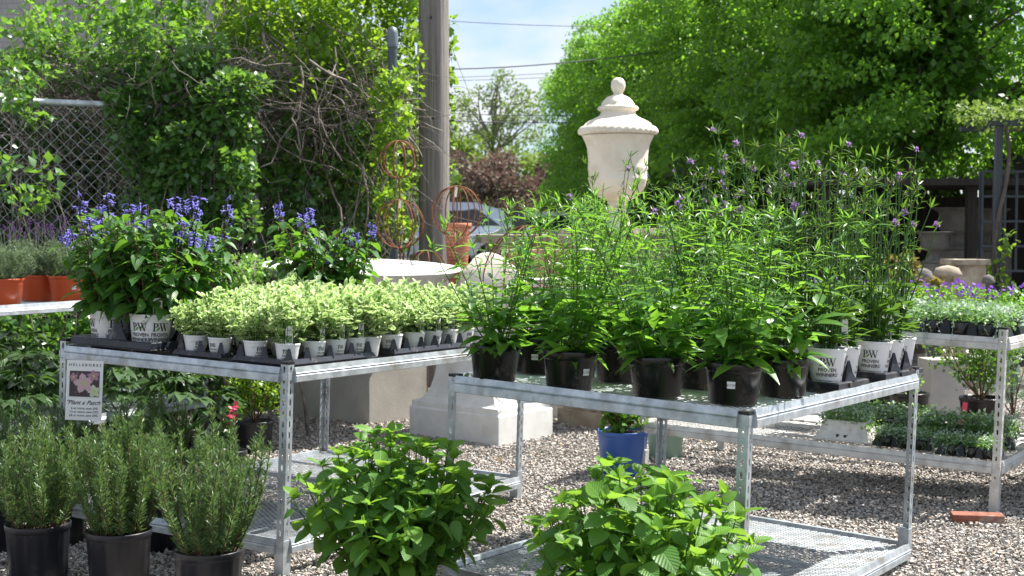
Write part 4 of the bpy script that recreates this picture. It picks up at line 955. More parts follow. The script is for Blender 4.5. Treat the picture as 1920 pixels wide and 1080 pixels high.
# ================================================================== BACKGROUND, LEFT
def cl(px, py, Y, rx, ry, rz): p = at(px, py, Y); return ((p.x, p.y, p.z), (rx, ry, rz))
def plant_cloud(name, label, cat, clumps, n, size, mat, seed, proto=LP_Q, twigs=0, twmat=None, group=None, droop=0., shell=.5, root_to=0., tr=.006):
    rg = RG(seed); c0 = np.mean([c for c, r in clumps], 0); base = Vector((c0[0], c0[1], root_to))
    t = thing(name, label, cat, base, group=group); mb = MB()
    cc = [((c[0] - base.x, c[1] - base.y, c[2] - base.z), r) for c, r in clumps]
    cloud(mb, rg, cc, n, size, proto, droop=droop, shell=shell); mb.build('foliage', mat, t)
    tw = MB(); b = np.array([0, 0, 0.])
    for c, r in cc:
        c = np.array(c); P = stemline((c[0] * .6 + rg.normal(0, .3), c[1] * .35, 0), c, rg.normal(0, .15, 2), 6); tw.tube(P, np.linspace(tr * 2.2, tr, 6), 5)
        for _ in range(twigs):
            d = rdirs(1, rg)[0] * np.array(r) * rg.uniform(.7, 1.25); tw.tube(np.array([c - d * .2, c + d * .4 + rg.normal(0, .04, 3), c + d]), [tr * .9, tr * .6, tr * .25], 4, 0, False)
    tw.build('branches', twmat or TWIG, t); return t
def fence():
    A = at(-120, 183, 10.5); B = at(478, 207, 11.9); C = at(736, 215, 12.5)
    t = thing('chain_link_fence', 'galvanised chain-link fence with a tube top rail, overgrown by vines at left', 'fence', (A.x, A.y, 0)); o = Vector((A.x, A.y, 0))
    for a, b in ((A, B), (B, C)): MB().tube([np.array(a - o), np.array(b - o)], .026, 10).build('top_rail', GALV, t)
    for q in (A, B):
        MB().tube([(q.x - o.x, q.y - o.y, 0), (q.x - o.x, q.y - o.y, q.z + .02)], .031, 12).build('post', GALV, t)
        MB().lathe([(.0, .04), (.034, .03), (.036, 0), (.036, -.05), (.0, -.05)], 12, c=(q.x - o.x, q.y - o.y, q.z)).build('post_cap', GALV, t)
    mb = MB(); pu = .052
    for a, b in ((A, B), (B, C)):
        d = (b - a); L = math.hypot(d.x, d.y); n = int(L / pu); ux, uy = d.x / L, d.y / L; m = int(2.28 / pu)
        for j in range(n):
            k = np.arange(m + 1); off = (j + .5 + np.where((k + j) % 2, .5, -.5)) * pu; z = a.z + (b.z - a.z) * (j / n) - .01 - k * pu
            P = np.stack([a.x - o.x + ux * off, a.y - o.y + uy * off + .012 * np.where((k + j) % 2, 1, -1), z], 1); mb.tube(P, .0030, 3, 0, False)
    mb.build('wire_mesh', plain('fence_wire', (.50, .51, .53), .5), t)
fence()
p = at(736, 58, 11.55)
t = thing('vent_pipe', 'dull grey steel pipe with domed cap rising from leaves beside the wooden pole', 'pipe', (p.x, p.y, 0))
MB().tube([(0, 0, 0), (0, 0, p.z - .1)], .037, 16).build('pipe_body', plain('grey_galvanised_pipe', (.07, .09, .11), .5, .2), t)
MB().lathe([(.045, p.z - .13), (.046, p.z - .02), (.036, p.z + .02), (.0, p.z + .04)], 16).build('cap', plain('pipe_cap_grey', (.13, .16, .18), .5, .2), t)
# building wall
def wall():
    a = at(-260, 0, 15.5); b = at(432, 0, 15.2); t = thing('building_wall', 'grey brick building wall behind the climbing vines at top left', 'wall', ((a.x + b.x) / 2, 15.4, 0))
    m, nt, bs = newmat('grey_painted_brick'); bt = N(nt, 'ShaderNodeTexBrick'); tcn = N(nt, 'ShaderNodeTexCoord'); mpn = N(nt, 'ShaderNodeMapping'); mpn.inputs['Rotation'].default_value = (math.pi / 2, 0, 0)
    nt.links.new(tcn.outputs['Object'], mpn.inputs[0]); nt.links.new(mpn.outputs[0], bt.inputs[0]); bt.inputs['Scale'].default_value = 4.2; bt.inputs['Mortar Size'].default_value = .02
    bt.inputs['Color1'].default_value = (.40, .37, .35, 1); bt.inputs['Color2'].default_value = (.46, .43, .41, 1); bt.inputs['Mortar'].default_value = (.32, .30, .29, 1)
    c = mixc(nt, ramp(nt, noise(nt, 1.2, 6), [(.4, 0.0), (.7, .6)]), bt.outputs[0], (.26, .245, .23)); nt.links.new(c, bs.inputs['Base Color']); bs.inputs['Roughness'].default_value = .9
    mb = MB(); W = b.x - a.x; mb.box((0, .15, 3.6), (W, .3, 7.2)); mb.build('wall_face', m, t, smooth=False)
    mb = MB(); mb.box((0, .12, 7.25), (W + .1, .46, .1)); mb.build('coping', CONC, t, smooth=False)
wall()
# climbing vine on the fence
r_ = RG(80)
def band(pts, Y, rad, jit=0): return [cl(px + rnd.uniform(-jit, jit), py + rnd.uniform(-jit, jit), Y + rnd.uniform(-.15, .15), *rad) for px, py in pts]
plant_cloud('climbing_vine', 'glossy green vine draped over the fence beside the steel fence post', 'vine', band([(x, y) for y in (175, 215, 255, 300, 345, 390, 430) for x in range(235, 470, 42) if not (y > 300 and x < 250)], 11.35, (.15, .13, .12), 14), 5600, .068, L_VINE, 81, LP_SR, 1, root_to=0, tr=.003)
plant_cloud('climbing_vine', 'leafy vine sprays between the fence post and the double wire ball', 'vine', band([(x, y) for y in (260, 310, 355, 400, 440) for x in range(500, 720, 45)], 11.9, (.13, .12, .11), 22), 2600, .068, L_VINE, 82, LP_SR, 1, tr=.003)
plant_cloud('climbing_vine', 'small vine tuft over the fence rail at the top left corner of the fence', 'vine', band([(15, 135), (50, 160), (30, 190), (75, 145), (5, 165), (60, 215)], 10.6, (.1, .1, .07), 8), 300, .065, L_VINE, 83, LP_SR, 1, tr=.002)
plant_cloud('climbing_vine', 'vine sprig with large pale leaves poking through the fence above the lavender', 'vine', band([(70, 320), (85, 345), (60, 370), (100, 330), (40, 385), (15, 300), (10, 350)], 10.5, (.09, .08, .08), 8), 110, .085, L_VINE, 84, LP_SR, 1, tr=.002)
plant_cloud('climbing_vine', 'vine leaves hanging from the twig mass above the fence post', 'vine', band([(430, 160), (455, 185), (470, 150), (400, 135), (370, 120), (300, 150), (270, 130), (230, 150), (340, 145)], 11.6, (.16, .15, .09), 10), 1500, .065, L_VINE, 85, LP_SR, 1, tr=.002)
plant_cloud('shrub', 'green shrub rising in front of the grey brick wall, farthest left', 'shrub', band([(x, y) for y in (10, 60, 110, 150) for x in range(-40, 240, 48) if (x * 7 + y * 3) % 5 != 1], 13.2, (.22, .3, .16), 30), 1050, .085, L_HEDGE, 86, LP_SR, 3)
plant_cloud('shrub', 'green shrub in front of the grey brick wall, just left of the tall brown branches', 'shrub', band([(x, y) for y in (0, 45, 95, 130) for x in range(235, 400, 42) if (x * 7 + y * 3) % 5 != 1], 13.0, (.2, .3, .15), 26), 1050, .085, L_HEDGE, 87, LP_SR, 3)
plant_cloud('tree', 'bright yellow-green tree behind the dry twigs, left of the wooden pole', 'tree', band([(x, y) for y in (-30, 15, 60, 105, 150, 200) for x in range(430, 715, 42)] + [(735, 10), (740, 60), (745, 110), (748, 165), (742, 215), (728, 265), (735, 320), (760, -20), (765, 40)], 13.6, (.22, .45, .18), 26), 9000, .082, L_BRIGHT, 88, LP_SR, 2)
plant_cloud('vine_shoots', 'bright vine shoots poking out from behind the wooden pole on both sides', 'vine', band([(772, 60), (775, 120), (780, 200), (778, 250), (776, 300), (778, 380), (840, 45), (844, 80), (846, 100), (840, 140), (846, 165), (842, 185), (840, 215), (844, 240), (842, 265), (846, 320)], 13.0, (.05, .05, .07), 3), 330, .075, L_BRIGHT, 89, LP_SR, 0, root_to=0, tr=.002)
plant_cloud('ivy_hedge', 'dense dark ivy hedge behind the chain-link fence', 'hedge', band([(x, y) for y in (205, 250, 300, 350, 400, 450, 500, 560, 620) for x in range(-90, 760, 62)], 12.9, (.28, .3, .2), 22), 12500, .09, L_DARK, 90, LP_SR, 1, root_to=0)  # dark leaves placed to stand in for the shade behind the fence
plant_cloud('ivy_hedge', 'second layer of dark ivy between the hedge and the brick wall', 'hedge', band([(x, y) for y in (140, 200, 270, 340, 420) for x in range(-90, 780, 85)], 14.2, (.45, .3, .3), 22), 7000, .12, L_DARK, 91, LP_SR, 1, root_to=0)  # deeper dark leaves, also standing in for the thicket's shade
plant_cloud('climbing_vine', 'bright vine wound around the grey vent pipe beside the wooden pole', 'vine', band([(738, 150), (725, 185), (745, 215), (730, 250), (720, 285), (742, 330), (728, 380), (745, 425)], 11.35, (.11, .1, .10), 6), 900, .062, L_BRIGHT, 95, LP_SR, 1, tr=.003)
# twig tangle
def tangle(label, regions, seed, n, Y, group=None):
    rg = RG(seed); c = at(regions[0][0], regions[0][1], Y); o = np.array([c.x, c.y, 0]); t = thing('dry_vine_tangle', label, 'dead vines', (c.x, c.y, 0), group=group); mb = MB()
    for i in range(n):
        x0, y0, x1, y1, ang, sp = regions[rg.integers(len(regions))]
        p = np.array(at(rg.uniform(x0, x1), rg.uniform(y0, y1), Y + rg.normal(0, .18))) - o
        a = math.radians(ang + rg.normal(0, sp)); d = np.array([math.cos(a), rg.normal(0, .25), math.sin(a)]); L = rg.uniform(.4, 1.3); st = 9; P = [p - d * L / 2]; 
        for k in range(st):
            d = d + rg.normal(0, .26, 3) + np.array([0, 0, -.03]); d /= np.linalg.norm(d); P.append(P[-1] + d * L / st)
        mb.tube(np.array(P), np.linspace(1, .5, st + 1) * rg.choice([.0025, .0033, .0045, .007, .012], p=[.34, .32, .22, .08, .04]), 4, 0, False)
    mb.build('dead_stems', TWIG, t); return t
tangle('tangled mat of dry brown vine stems lying on top of the chain-link fence', [(20, 120, 260, 185, -3, 12), (130, 130, 480, 185, -4, 16), (300, 120, 480, 190, 8, 30)], 101, 520, 11.75)
tangle('thick mass of tangled brown vine stems left of the wooden pole', [(470, 120, 740, 250, -12, 35), (480, 150, 760, 260, -30, 30), (620, 200, 760, 430, -70, 25), (480, 200, 700, 330, -50, 40)], 102, 560, 12.05)
plant_cloud('climbing_vine', 'bright young vine leaves scattered over the tangled brown stems', 'vine', band([(x, y) for y in (110, 160, 210, 270, 330) for x in range(490, 770, 60)], 12.0, (.24, .2, .20), 22), 2900, .062, L_BRIGHT, 92, LP_SR, 0, tr=.0015)
plant_cloud('climbing_vine', 'fresh vine leaves over the brown stem mat above the fence rail, far left', 'vine', band([(x, y) for y in (60, 105, 140) for x in range(-10, 420, 55)], 11.6, (.22, .2, .10), 18), 2300, .065, L_VINE, 93, LP_SR, 0, tr=.0015)
plant_cloud('climbing_vine', 'bright vine leaves hanging over the tall brown branches at top centre left', 'vine', band([(x, y) for y in (-10, 40, 85) for x in range(420, 700, 50)], 12.3, (.22, .2, .18), 22), 2400, .066, L_BRIGHT, 94, LP_SR, 0, tr=.0015)
tangle('tall brown branches rising above the fence against the bright tree', [(350, 10, 520, 130, 125, 15), (480, 0, 560, 110, 75, 12), (380, 40, 620, 140, -25, 30), (560, 60, 740, 160, 40, 30)], 103, 75, 12.6)
tangle('dark dead stems seen through the chain-link mesh', [(-20, 220, 240, 420, 20, 60), (0, 200, 480, 420, -30, 50)], 104, 110, 12.6)
# utility pole
def pole():
    p = at(814, 430, 12.4); t = thing('utility_pole', 'weathered grey wooden utility pole behind the white basin', 'pole', (p.x, p.y, 0)); mb = MB(); rg = RG(8)
    n = 40; prof = [(.137 - .012 * i / n, 7.2 * i / n - .1) for i in range(n + 1)]
    mb.lathe([(0, -.1)] + prof + [(0, 7.1)], 40, mod=lambda i, a: 1 + .008 * np.sin(a * 5 + 1) + .006 * np.sin(a * 13 + i * .05) + .004 * np.sin(a * 23 + i * .11))
    mb.build('pole_shaft', POLEM, t)
    for i, (px, py) in enumerate(((808, 33), (795, 277), (833, 286), (812, 222))):
        q = at(px, py, 12.4 - .125) - p; x = q.x; rr = .129; y = -math.sqrt(max(rr * rr - x * x, .001)); k = MB().lathe([(0, .004), (.009, .003), (.012, 0)], 10).build('knot', CAPP, t); k.location = (x, y, q.z + p.z)
        k.rotation_euler = (math.pi / 2, 0, math.atan2(x, -y)); k.scale = (1, 1.5, 1)
    mb = MB()
    for P in ([(745, 205), (790, 228), (815, 240), (833, 246)], [(755, 235), (790, 255), (812, 268), (829, 284)]):
        V = [np.array(at(a, b, 12.22 + (0 if i else .1)) - p) + np.array([0, 0, p.z]) for i, (a, b) in enumerate(P)]; mb.tube(np.array(V), [.003, .0028, .0024, .002], 4)
    o = mb.build('dry_vine', plain('pale_dry_stem', (.42, .38, .33), .8)); o.location = (p.x, p.y, 0); tag(o, 'two pale dry stems curling across the face of the wooden pole', 'vine stem')
pole()
# wires
for i, (x0, y0, x1, y1, Y, r) in enumerate(((835, 31, 1200, 44, 30, .012), (835, 119, 1080, 106, 24, .018), (835, 141, 1075, 131, 60, .02), (835, 147, 1075, 139, 60, .02), (835, 204, 1075, 210, 34, .016), (835, 218, 1075, 223, 34, .02))):
    a = at(x0 - 200, y0 - (y1 - y0) / (x1 - x0) * 200, Y); b = at(x1 + 150, y1 + (y1 - y0) / (x1 - x0) * 150, Y + 2); mb = MB(); P = [np.array(a.lerp(b, k / 12)) - np.array([0, 0, .12 * math.sin(math.pi * k / 12)]) for k in range(13)]
    mb.tube(np.array(P), r * .62, 5)
    lab = ['thin overhead wire nearest the top of the sky gap', 'twisted overhead cable level with the lid top of the hedge, rising right', 'faint far wire, upper of the close pair in mid sky', 'faint far wire, lower of the close pair in mid sky', 'upper of the two dark cables crossing in front of the bare tree', 'lower of the two dark cables crossing in front of the bare tree'][i]
    tag(mb.build('overhead_cable', plain('cable_grey', (.08, .09, .11), .6)), lab, 'cable', 'overhead cables')

# ================================================================== STONEWARE
def stone_block():
    c = gz(693, 797); l = gz(535, 780); r = gz(800, 784); h = .80; k = l + r - c
    mb = MB(); V = []
    for q, n1 in ((c, None), (r, None), (k, None), (l, None)):
        V.append(q)
    o = Vector((c.x, c.y, 0)); base = [np.array(v - o) for v in V]
    ctr = sum(base) / 4
    def ring(s_, z): return [ctr + (b - ctr) * s_ + np.array([0, 0, z]) for b in base]
    rings = [ring(1, -.02), ring(1, h - .012), ring(.985, h)]
    mb.add(sum(rings, []), [(q * 4 + i, q * 4 + (i + 1) % 4, q * 4 + 4 + (i + 1) % 4, q * 4 + 4 + i) for q in range(2) for i in range(4)] + [(8, 9, 10, 11)])
    o2 = mb.build('concrete_block', CONC, smooth=False); o2.location = o; tag(o2, 'large square grey concrete block under the white basin', 'block')
    return o + Vector(ctr)
bc = stone_block()
def basin():
    p = at(678, 500, 9.75); Rr = .70; mb = MB()
    prof = [(0, -.26), (.16, -.26), (.2, -.24), (.36, -.2), (.52, -.13), (.63, -.05), (.675, -.012), (.70, 0), (.692, .006), (.655, .004), (.60, -.04), (.48, -.10), (.30, -.155), (0, -.17)]
    mb.lathe(prof, 72); mb2 = MB(); mb2.lathe([(0, -.7), (.2, -.7), (.2, -.62), (.13, -.55), (.12, -.35), (.17, -.26), (.0, -.255)], 32)
    t = thing('stone_basin', 'wide shallow white stone basin standing on the concrete block behind the salvia', 'basin', (p.x, p.y, p.z)); 
    t.rotation_euler = (math.radians(2.6), math.radians(1.9), 0); mb.build('bowl', BASINM, t); 
    zt = .80; m3 = MB(); zz = -(p.z - zt) ; m3.lathe([(0, zz), (.2, zz), (.2, zz + .03), (.15, -.25), (0, -.25)], 32); m3.build('foot', BASINM, t)
basin()
def plinth():
    c = gz(935, 839); l = gz(768, 815); r = gz(1036, 818); k = l + r - c; ctr = (c + k) / 2
    base = [np.array(v - ctr) for v in (c, r, k, l)]; mb = MB(); rows = [(1, -.01), (1, .19), (.985, .198), (.965, .200), (.965, .232), (.955, .240), (.90, .244)]
    for i in range(1, 10):
        a = i / 9 * math.pi / 2; rows.append((.90 - .30 * math.sin(a), .244 + .36 * (1 - math.cos(a))))
    rows += [(.60, .66), (.66, .68), (.66, .74), (.0, .74)]
    R_ = [[b * s_ + np.array([0, 0, z]) for b in base] for s_, z in rows]; mb.add(sum(R_, []), [(q * 4 + i, q * 4 + (i + 1) % 4, q * 4 + 4 + (i + 1) % 4, q * 4 + 4 + i) for q in range(len(rows) - 1) for i in range(4)])
    o = mb.build('stone_plinth', WSTONE, smooth=False); o.location = ctr; tag(o, 'white cast stone plinth with stepped base and curved flare, under the middle bench', 'plinth')
    # leaning bowl resting on the plinth
    mb = MB(); mb.lathe([(0, -.30), (.13, -.295), (.25, -.25), (.34, -.15), (.385, -.03), (.40, 0), (.395, .012), (.36, .01), (.33, -.04), (.27, -.14), (.15, -.2), (0, -.21)], 48)
    o = mb.build('stone_bowl', URNM); p = at(925, 575, 9.5); o.location = (p.x + .06, p.y + .1, .86); o.rotation_euler = Vector((.80, .58, .32)).to_track_quat('Z', 'Y').to_euler(); tag(o, 'smooth white stone bowl tipped on its side behind the leftmost verbena', 'bowl')
plinth()
def urn():
    Y = 10.0; p = at(1158, 428, Y); s = 264.
    t = thing('lidded_urn', 'tall cream stone urn with an egg finial lid, in front of the green hedge', 'urn', (p.x, Y, p.z))
    def Z(py): return (428 - py) / s
    def pr(L): return [(r / s, Z(y)) for r, y in L]
    body = [(0, 428), (29, 428), (29, 424), (24, 422), (22, 414), (19, 405), (17, 392), (17, 384), (20, 380), (19, 377), (26, 375.4), (38, 368), (48, 357), (52, 348), (54, 340), (55.5, 337), (55.5, 334), (54.6, 331), (54.8, 322), (56, 318), (56, 314), (55.5, 311), (55.5, 302), (56.5, 288), (58, 277), (61, 268), (65, 260), (67, 256), (66, 254.5), (0, 254.5)]
    lid = [(62, 254), (71, 253), (73, 249), (72.5, 245), (69, 240), (66, 237.5), (64, 237), (60, 232), (52, 227), (44, 223.5), (37, 220), (33, 217), (31.5, 212), (33, 209), (36.5, 208), (37.5, 204), (36, 201), (32, 200), (30, 196), (26, 190), (20, 184), (12, 180.5), (8, 178.5), (9, 175), (12, 170), (13.6, 163), (12.6, 155), (8.5, 149.5), (4, 147.6), (0, 147.3)]
    MB().lathe(pr(body), 96).build('urn_body', URNM, t)
    def mod(i, a):
        g = np.where((i >= 1) & (i <= 4), .035 * np.abs(np.sin(a * 17)), 0) + np.where((i >= 7) & (i <= 9), .02 * np.sin(a * 9) * np.sin(a * 23), 0) + np.where((i >= 10) & (i <= 12), .02 * np.abs(np.sin(a * 20)), 0) + np.where((i >= 14) & (i <= 15), .03 * np.abs(np.sin(a * 18)), 0) + np.where((i >= 18) & (i <= 20), .07 * np.sin(a * 6), 0) + np.where((i >= 23) & (i <= 27), .03 * np.sin(a * 9 + i * 1.6), 0)
        return 1 + g
    MB().lathe(pr(lid), 136, mod=mod).build('lid', URNM, t)
    t = thing('stone_pedestal', 'tall tan stone pedestal with a flat moulded cap carrying the lidded urn', 'pedestal', (p.x, Y, 0)); zc = p.z
    mb = MB()
    for (w, z0, z1) in ((.60, zc - .045, zc), (.54, zc - .085, zc - .048), (.44, .2, zc - .088), (.54, .12, .197), (.6, 0, .117)): mb.box((0, 0, (z0 + z1) / 2), (w, w, z1 - z0), Matrix.Rotation(.75, 3, 'Z'))
    mb.build('pedestal_column', OLDSTONE, t, smooth=False)
urn()
def sboxes(name, label, cat, px, py, Y, lst, mat, rz=.7):
    p = at(px, py, Y); mb = MB(); zc = p.z
    for w, d, a, b in lst: z0 = zc + a; z1 = zc + b if b is not None else zc; z0 = max(z0, 0) if a > -50 else 0; mb.box((0, 0, (z0 + z1) / 2), (w, d, z1 - z0), Matrix.Rotation(rz, 3, 'Z'))
    o = mb.build(name, mat, smooth=False); o.location = (p.x, Y, 0); tag(o, label, cat); return o
sboxes('stone_table', 'weathered grey stone table with flat top behind the wire cage', 'stone table', 1005, 440, 12.2, [(1.0, .5, -.07, 0), (.85, .4, -.16, -.072), (.3, .3, -99, -.163)], OLDSTONE, .12)
sboxes('stone_trough', 'tan terracotta-coloured rectangular trough inside the rusty wire cage', 'trough', 1002, 468, 11.0, [(.50, .34, -.035, 0), (.45, .30, -.24, -.037), (.5, .34, -.27, -.242), (.3, .25, -99, -.272)], surf('tan_trough', (.30, .19, .12), (.42, .29, .19), 8, .9, 0, .4, .004, bscale=40), .15)
sboxes('stone_pedestal', 'plain white stone pedestal top in front of the tan trough', 'pedestal', 1010, 522, 10.4, [(.52, .36, -.11, 0), (.4, .28, -99, -.112)], BASINM, .1)
sboxes('stone_pedestal', 'tan stone pedestal with square cap, right of the urn behind the verbena', 'pedestal', 1215, 436, 11.6, [(.42, .4, -.06, 0), (.34, .34, -99, -.062)], OLDSTONE, .2)
def ring_pts(r, tilt, n=28, vert=True, az=0):
    a = np.linspace(0, 2 * math.pi, n + 1); x = r * np.cos(a); z = r * np.sin(a); return np.stack([x * math.cos(az), x * math.sin(az), z], 1)
def wire_ball(mb, c, r, nr=4, rad=.0048, az0=.3):
    for k in range(nr): mb.tube(ring_pts(r, 0, az=az0 + k * math.pi / nr) * np.array([1, 1, 1.0]) + np.array(c), rad, 5, 0, False)
def topiary():
    Y = 10.9; s = FPX / Y; p = at(750, 420, Y); q = at(748, 299, Y); t = thing('wire_topiary', 'rusty wire topiary of two stacked open balls beside the wooden pole', 'wire topiary', (p.x, Y, 0))
    mb = MB(); wire_ball(mb, (0, 0, p.z), 46 / s, 5); mb.build('lower_ball', RUST, t); mb = MB(); wire_ball(mb, (q.x - p.x, 0, q.z), 35 / s, 5, az0=.1); mb.build('upper_ball', RUST, t)
    MB().tube([(0, 0, 0), (0, 0, p.z - 46 / s)], .008, 6).build('stem', RUST, t); MB().tube([(0, 0, p.z + 46 / s), (q.x - p.x, 0, q.z - 35 / s)], .007, 6).build('stem', RUST, t)
    mb = MB(); mb.box((0, -.012, p.z + 46 / s - .035), (.022, .002, .065)); mb.build('hang_tag', PAPER, t, smooth=False)
    Y = 10.6; s = FPX / Y; p = at(857, 397, Y); t = thing('wire_topiary', 'single rusty open wire ball on a stem in front of the wooden pole edge', 'wire topiary', (p.x, Y, 0))
    mb = MB(); wire_ball(mb, (0, 0, p.z), 48 / s, 5, az0=.2); mb.build('ball', RUST, t); MB().tube([(0, 0, p.z - 48 / s - .1), (0, 0, p.z + 48 / s)], .006, 6).build('stem', RUST, t)
    mb = MB(); mb.box((-.01, -.012, p.z + 48 / s - .045), (.024, .002, .075), Matrix.Rotation(.15, 3, 'Y')); mb.build('hang_tag', PAPER, t, smooth=False)
    Y = 11.0; s = FPX / Y; p = at(800, 505, Y); t = thing('wire_topiary', 'low rusty wire hoop just showing above the white basin rim', 'wire topiary', (p.x, Y, 0))
    mb = MB(); wire_ball(mb, (0, 0, p.z), 36 / s, 4, az0=.2); mb.build('ball', RUST, t); MB().tube([(0, 0, 0), (0, 0, p.z - 36 / s)], .007, 6).build('stem', RUST, t)
    Y = 9.3; s = FPX / Y; p = at(990, 535, Y); r = 112 / s; t = thing('wire_cage', 'rusty domed wire cage with a white tag, left of the urn', 'wire cage', (p.x, Y, 0)); mb = MB()
    for k in range(4):
        az = .25 + k * math.pi / 4; a = np.linspace(0, math.pi, 18); V = np.stack([r * .78 * np.cos(a) * math.cos(az), r * .78 * np.cos(a) * math.sin(az), r * np.sin(a) + p.z], 1)
        mb.tube(V, .005, 5, 0, False)
    for z in (p.z,):
        a = np.linspace(0, 2 * math.pi, 30); mb.tube(np.stack([r * .78 * np.cos(a), r * .78 * np.sin(a), 0 * a + z], 1), .004, 4, 0, False)
    mb.build('cage_wires', RUST, t); mb = MB(); mb.box((0, -.01, p.z + r - .04), (.03, .002, .06)); mb.build('hang_tag', PAPER, t, smooth=False)
topiary()
def perforated():
    Y = 10.6; s = FPX / Y; p = at(858, 418, Y); mb = MB(); zt = p.z; hz = .62; r0, r1 = .10, .055; k = 30; rows = 26; 
    for i in range(rows):
        for j in range(k):
            zc = zt - (i + .5) * hz / rows - .03; aj = (j + (.5 if i % 2 else 0)) * 2 * math.pi / k; dz = hz / rows / 2; da = math.pi / k
            def PT(u, v): z = zc + v * dz; rr = r1 + (r0 - r1) * (z - zt + hz) / hz; a = aj + u * da; return (rr * math.cos(a), rr * math.sin(a) , z)
            inn = [PT(.68 * math.cos(q), .68 * math.sin(q)) for q in (np.arange(6) * math.pi / 3)]; ou = [PT(*q) for q in ((1, 0), (1, 1), (-1, 1), (-1, 0), (-1, -1), (1, -1))]
            mb.add(inn + ou, [(6 + e, 6 + (e + 1) % 6, (e + 1) % 6, e) for e in range(6)])
    o = mb.build('perforated_planter', RUST2, smooth=False); o.modifiers.new('thick', 'SOLIDIFY').thickness = .004; o.location = (p.x, Y, 0); o.rotation_euler = (0, 0, 0)
    tag(o, 'tapered rusty planter full of round holes, below the single wire ball', 'planter'); 
    lp = MB(); lp.lathe([(r0 - .002, zt - .035), (r0 + .004, zt - .03), (r0 + .006, zt), (r0 - .004, zt), (r0 - .004, zt - .035)], 30); l = lp.build('rim', RUST2, o)
    st = MB(); st.lathe([(0, 0), (.12, 0), (.12, .03), (.02, .05), (.018, zt - hz - .03), (.06, zt - hz - .028), (0, zt - hz - .02)], 20); st.build('stand', RUST2, o)
perforated()

# ================================================================== CENTRE FAR BACKGROUND
def tree(name, label, base, h, trunk_r, clumps, n, size, mat, seed, twigs=5, group=None, proto=LP_Q, bark=BARK, crown_from=.35):
    rg = RG(seed); t = thing(name, label, 'tree', base, group=group); tw = MB()
    P = stemline((0, 0, -.05), (rg.normal(0, .1), 0, h), rg.normal(0, .04 * h, 2), 9); tw.tube(P, np.linspace(trunk_r, trunk_r * .25, 9), 8)
    for c, r in clumps:
        c = np.array(c); tb = min(.92, max(crown_from, c[2] / h * .72)); s0 = interp(P, np.array([tb]))[0]; B = stemline(s0, c, rg.normal(0, .05 * h, 2), 6); tw.tube(B, np.linspace(trunk_r * .38, trunk_r * .1, 6), 5)
        for _ in range(twigs): d = rdirs(1, rg)[0] * np.array(r) * rg.uniform(.8, 1.2); tw.tube(np.array([c - d * .3, c + d * .4, c + d]), [trunk_r * .12, trunk_r * .08, trunk_r * .03], 3, 0, False)
    tw.build('trunk', bark, t); mb = MB(); cloud(mb, rg, clumps, n, size, proto); mb.build('crown', mat, t); return t
p = at(925, 420, 60); rg = RG(5)
cs = [((rg.uniform(-2.1, 2.3), rg.uniform(-1.5, 1.5), z), (.55, .5, .35)) for z in (4.2, 4.8, 5.2, 5.6, 6, 6.3, 6.6, 5, 5.4) for _ in range(3)] + [((.4, 0, 7.6), (.5, .5, .3)), ((.2, 0, 7.1), (.5, .5, .3)), ((-.6, 0, 6.9), (.5, .5, .3)), ((1, 0, 7), (.5, .5, .3))]
tree('tree', 'tall thin-leaved tree against the sky between the pole and the hedge', (p.x, 60, 0), 7.2, .16, cs, 5200, .13, L_FAR, 201, 6, crown_from=.3, bark=surf('far_bark', (.14, .12, .10), (.2, .18, .15), 8, .9, 0, 0))
for i, (px, Y, cx, n, mt, lab, zz, rr) in enumerate(((865, 52, 0, 3000, L_FAR, 'light green leafy tree just right of the wooden pole, behind the purple shrub', (1.8, 3.6), 1.3), (985, 56, 0, 3200, L_FAR, 'yellow-green leafy tree far behind the cars, left of the hedge row', (1.8, 4.2), 1.5),
        (820, 58, 0, 2600, L_FAR, 'green tree far behind the upper part of the wooden pole', (2, 4.5), 1.4), (1045, 54, 0, 2600, L_FAR, 'green tree mostly hidden behind the far end of the hedge row', (1.6, 4), 1.3))):
    p = at(px, 420, Y); rg = RG(300 + i); cs = [((rg.uniform(-rr, rr), rg.uniform(-.8, .8), rg.uniform(*zz)), (.7, .6, .5)) for _ in range(14)]
    tree('tree', lab, (p.x, Y, 0), 3.2, .14, cs, n, .2, mt, 210 + i, 3, 'far trees beyond the street')
for i, (px, Y, lab, w_, z1) in enumerate(((905, 47, 'purple-brown leaved shrub beside the wooden pole, above the cars', 1.5, 3.4), (985, 48, 'purple-brown leaved shrub in the middle distance, nearer the hedge row', 1.6, 3.6), (1060, 49, 'purple-brown leaved shrub half hidden by the far end of the hedge row', 1.3, 3.4))):
    p = at(px, 420, Y); rg = RG(400 + i); cs = [((rg.uniform(-w_, w_), rg.uniform(-.7, .7), rg.uniform(1.5, z1)), (.55, .5, .45)) for _ in range(18)]
    tree('purple_shrub', lab, (p.x, Y, 0), 2.6, .1, cs, 4200, .15, L_PURP, 220 + i, 3, 'purple-leaved shrubs')
for i, (px, Y) in enumerate(((850, 50), (930, 50.5), (1010, 51), (1090, 51), (770, 50))):
    p = at(px, 420, Y); rg = RG(420 + i); cs = [((rg.uniform(-1.1, 1.1), rg.uniform(-.5, .5), rg.uniform(.3, 1.9)), (.6, .5, .45)) for _ in range(12)]
    tree('hedge_shrub', ['dark green bush behind the cars, right behind the single wire ball', 'dark green bush behind the cars, below the bare tree trunk', 'dark green bush behind the white car roof', 'dark green bush behind the urn pedestal', 'dark green bush hidden behind the wooden pole base'][i], (p.x, Y, 0), 1.6, .06, cs, 3000, .16, L_FARD, 240 + i, 2, 'dark bushes across the street')
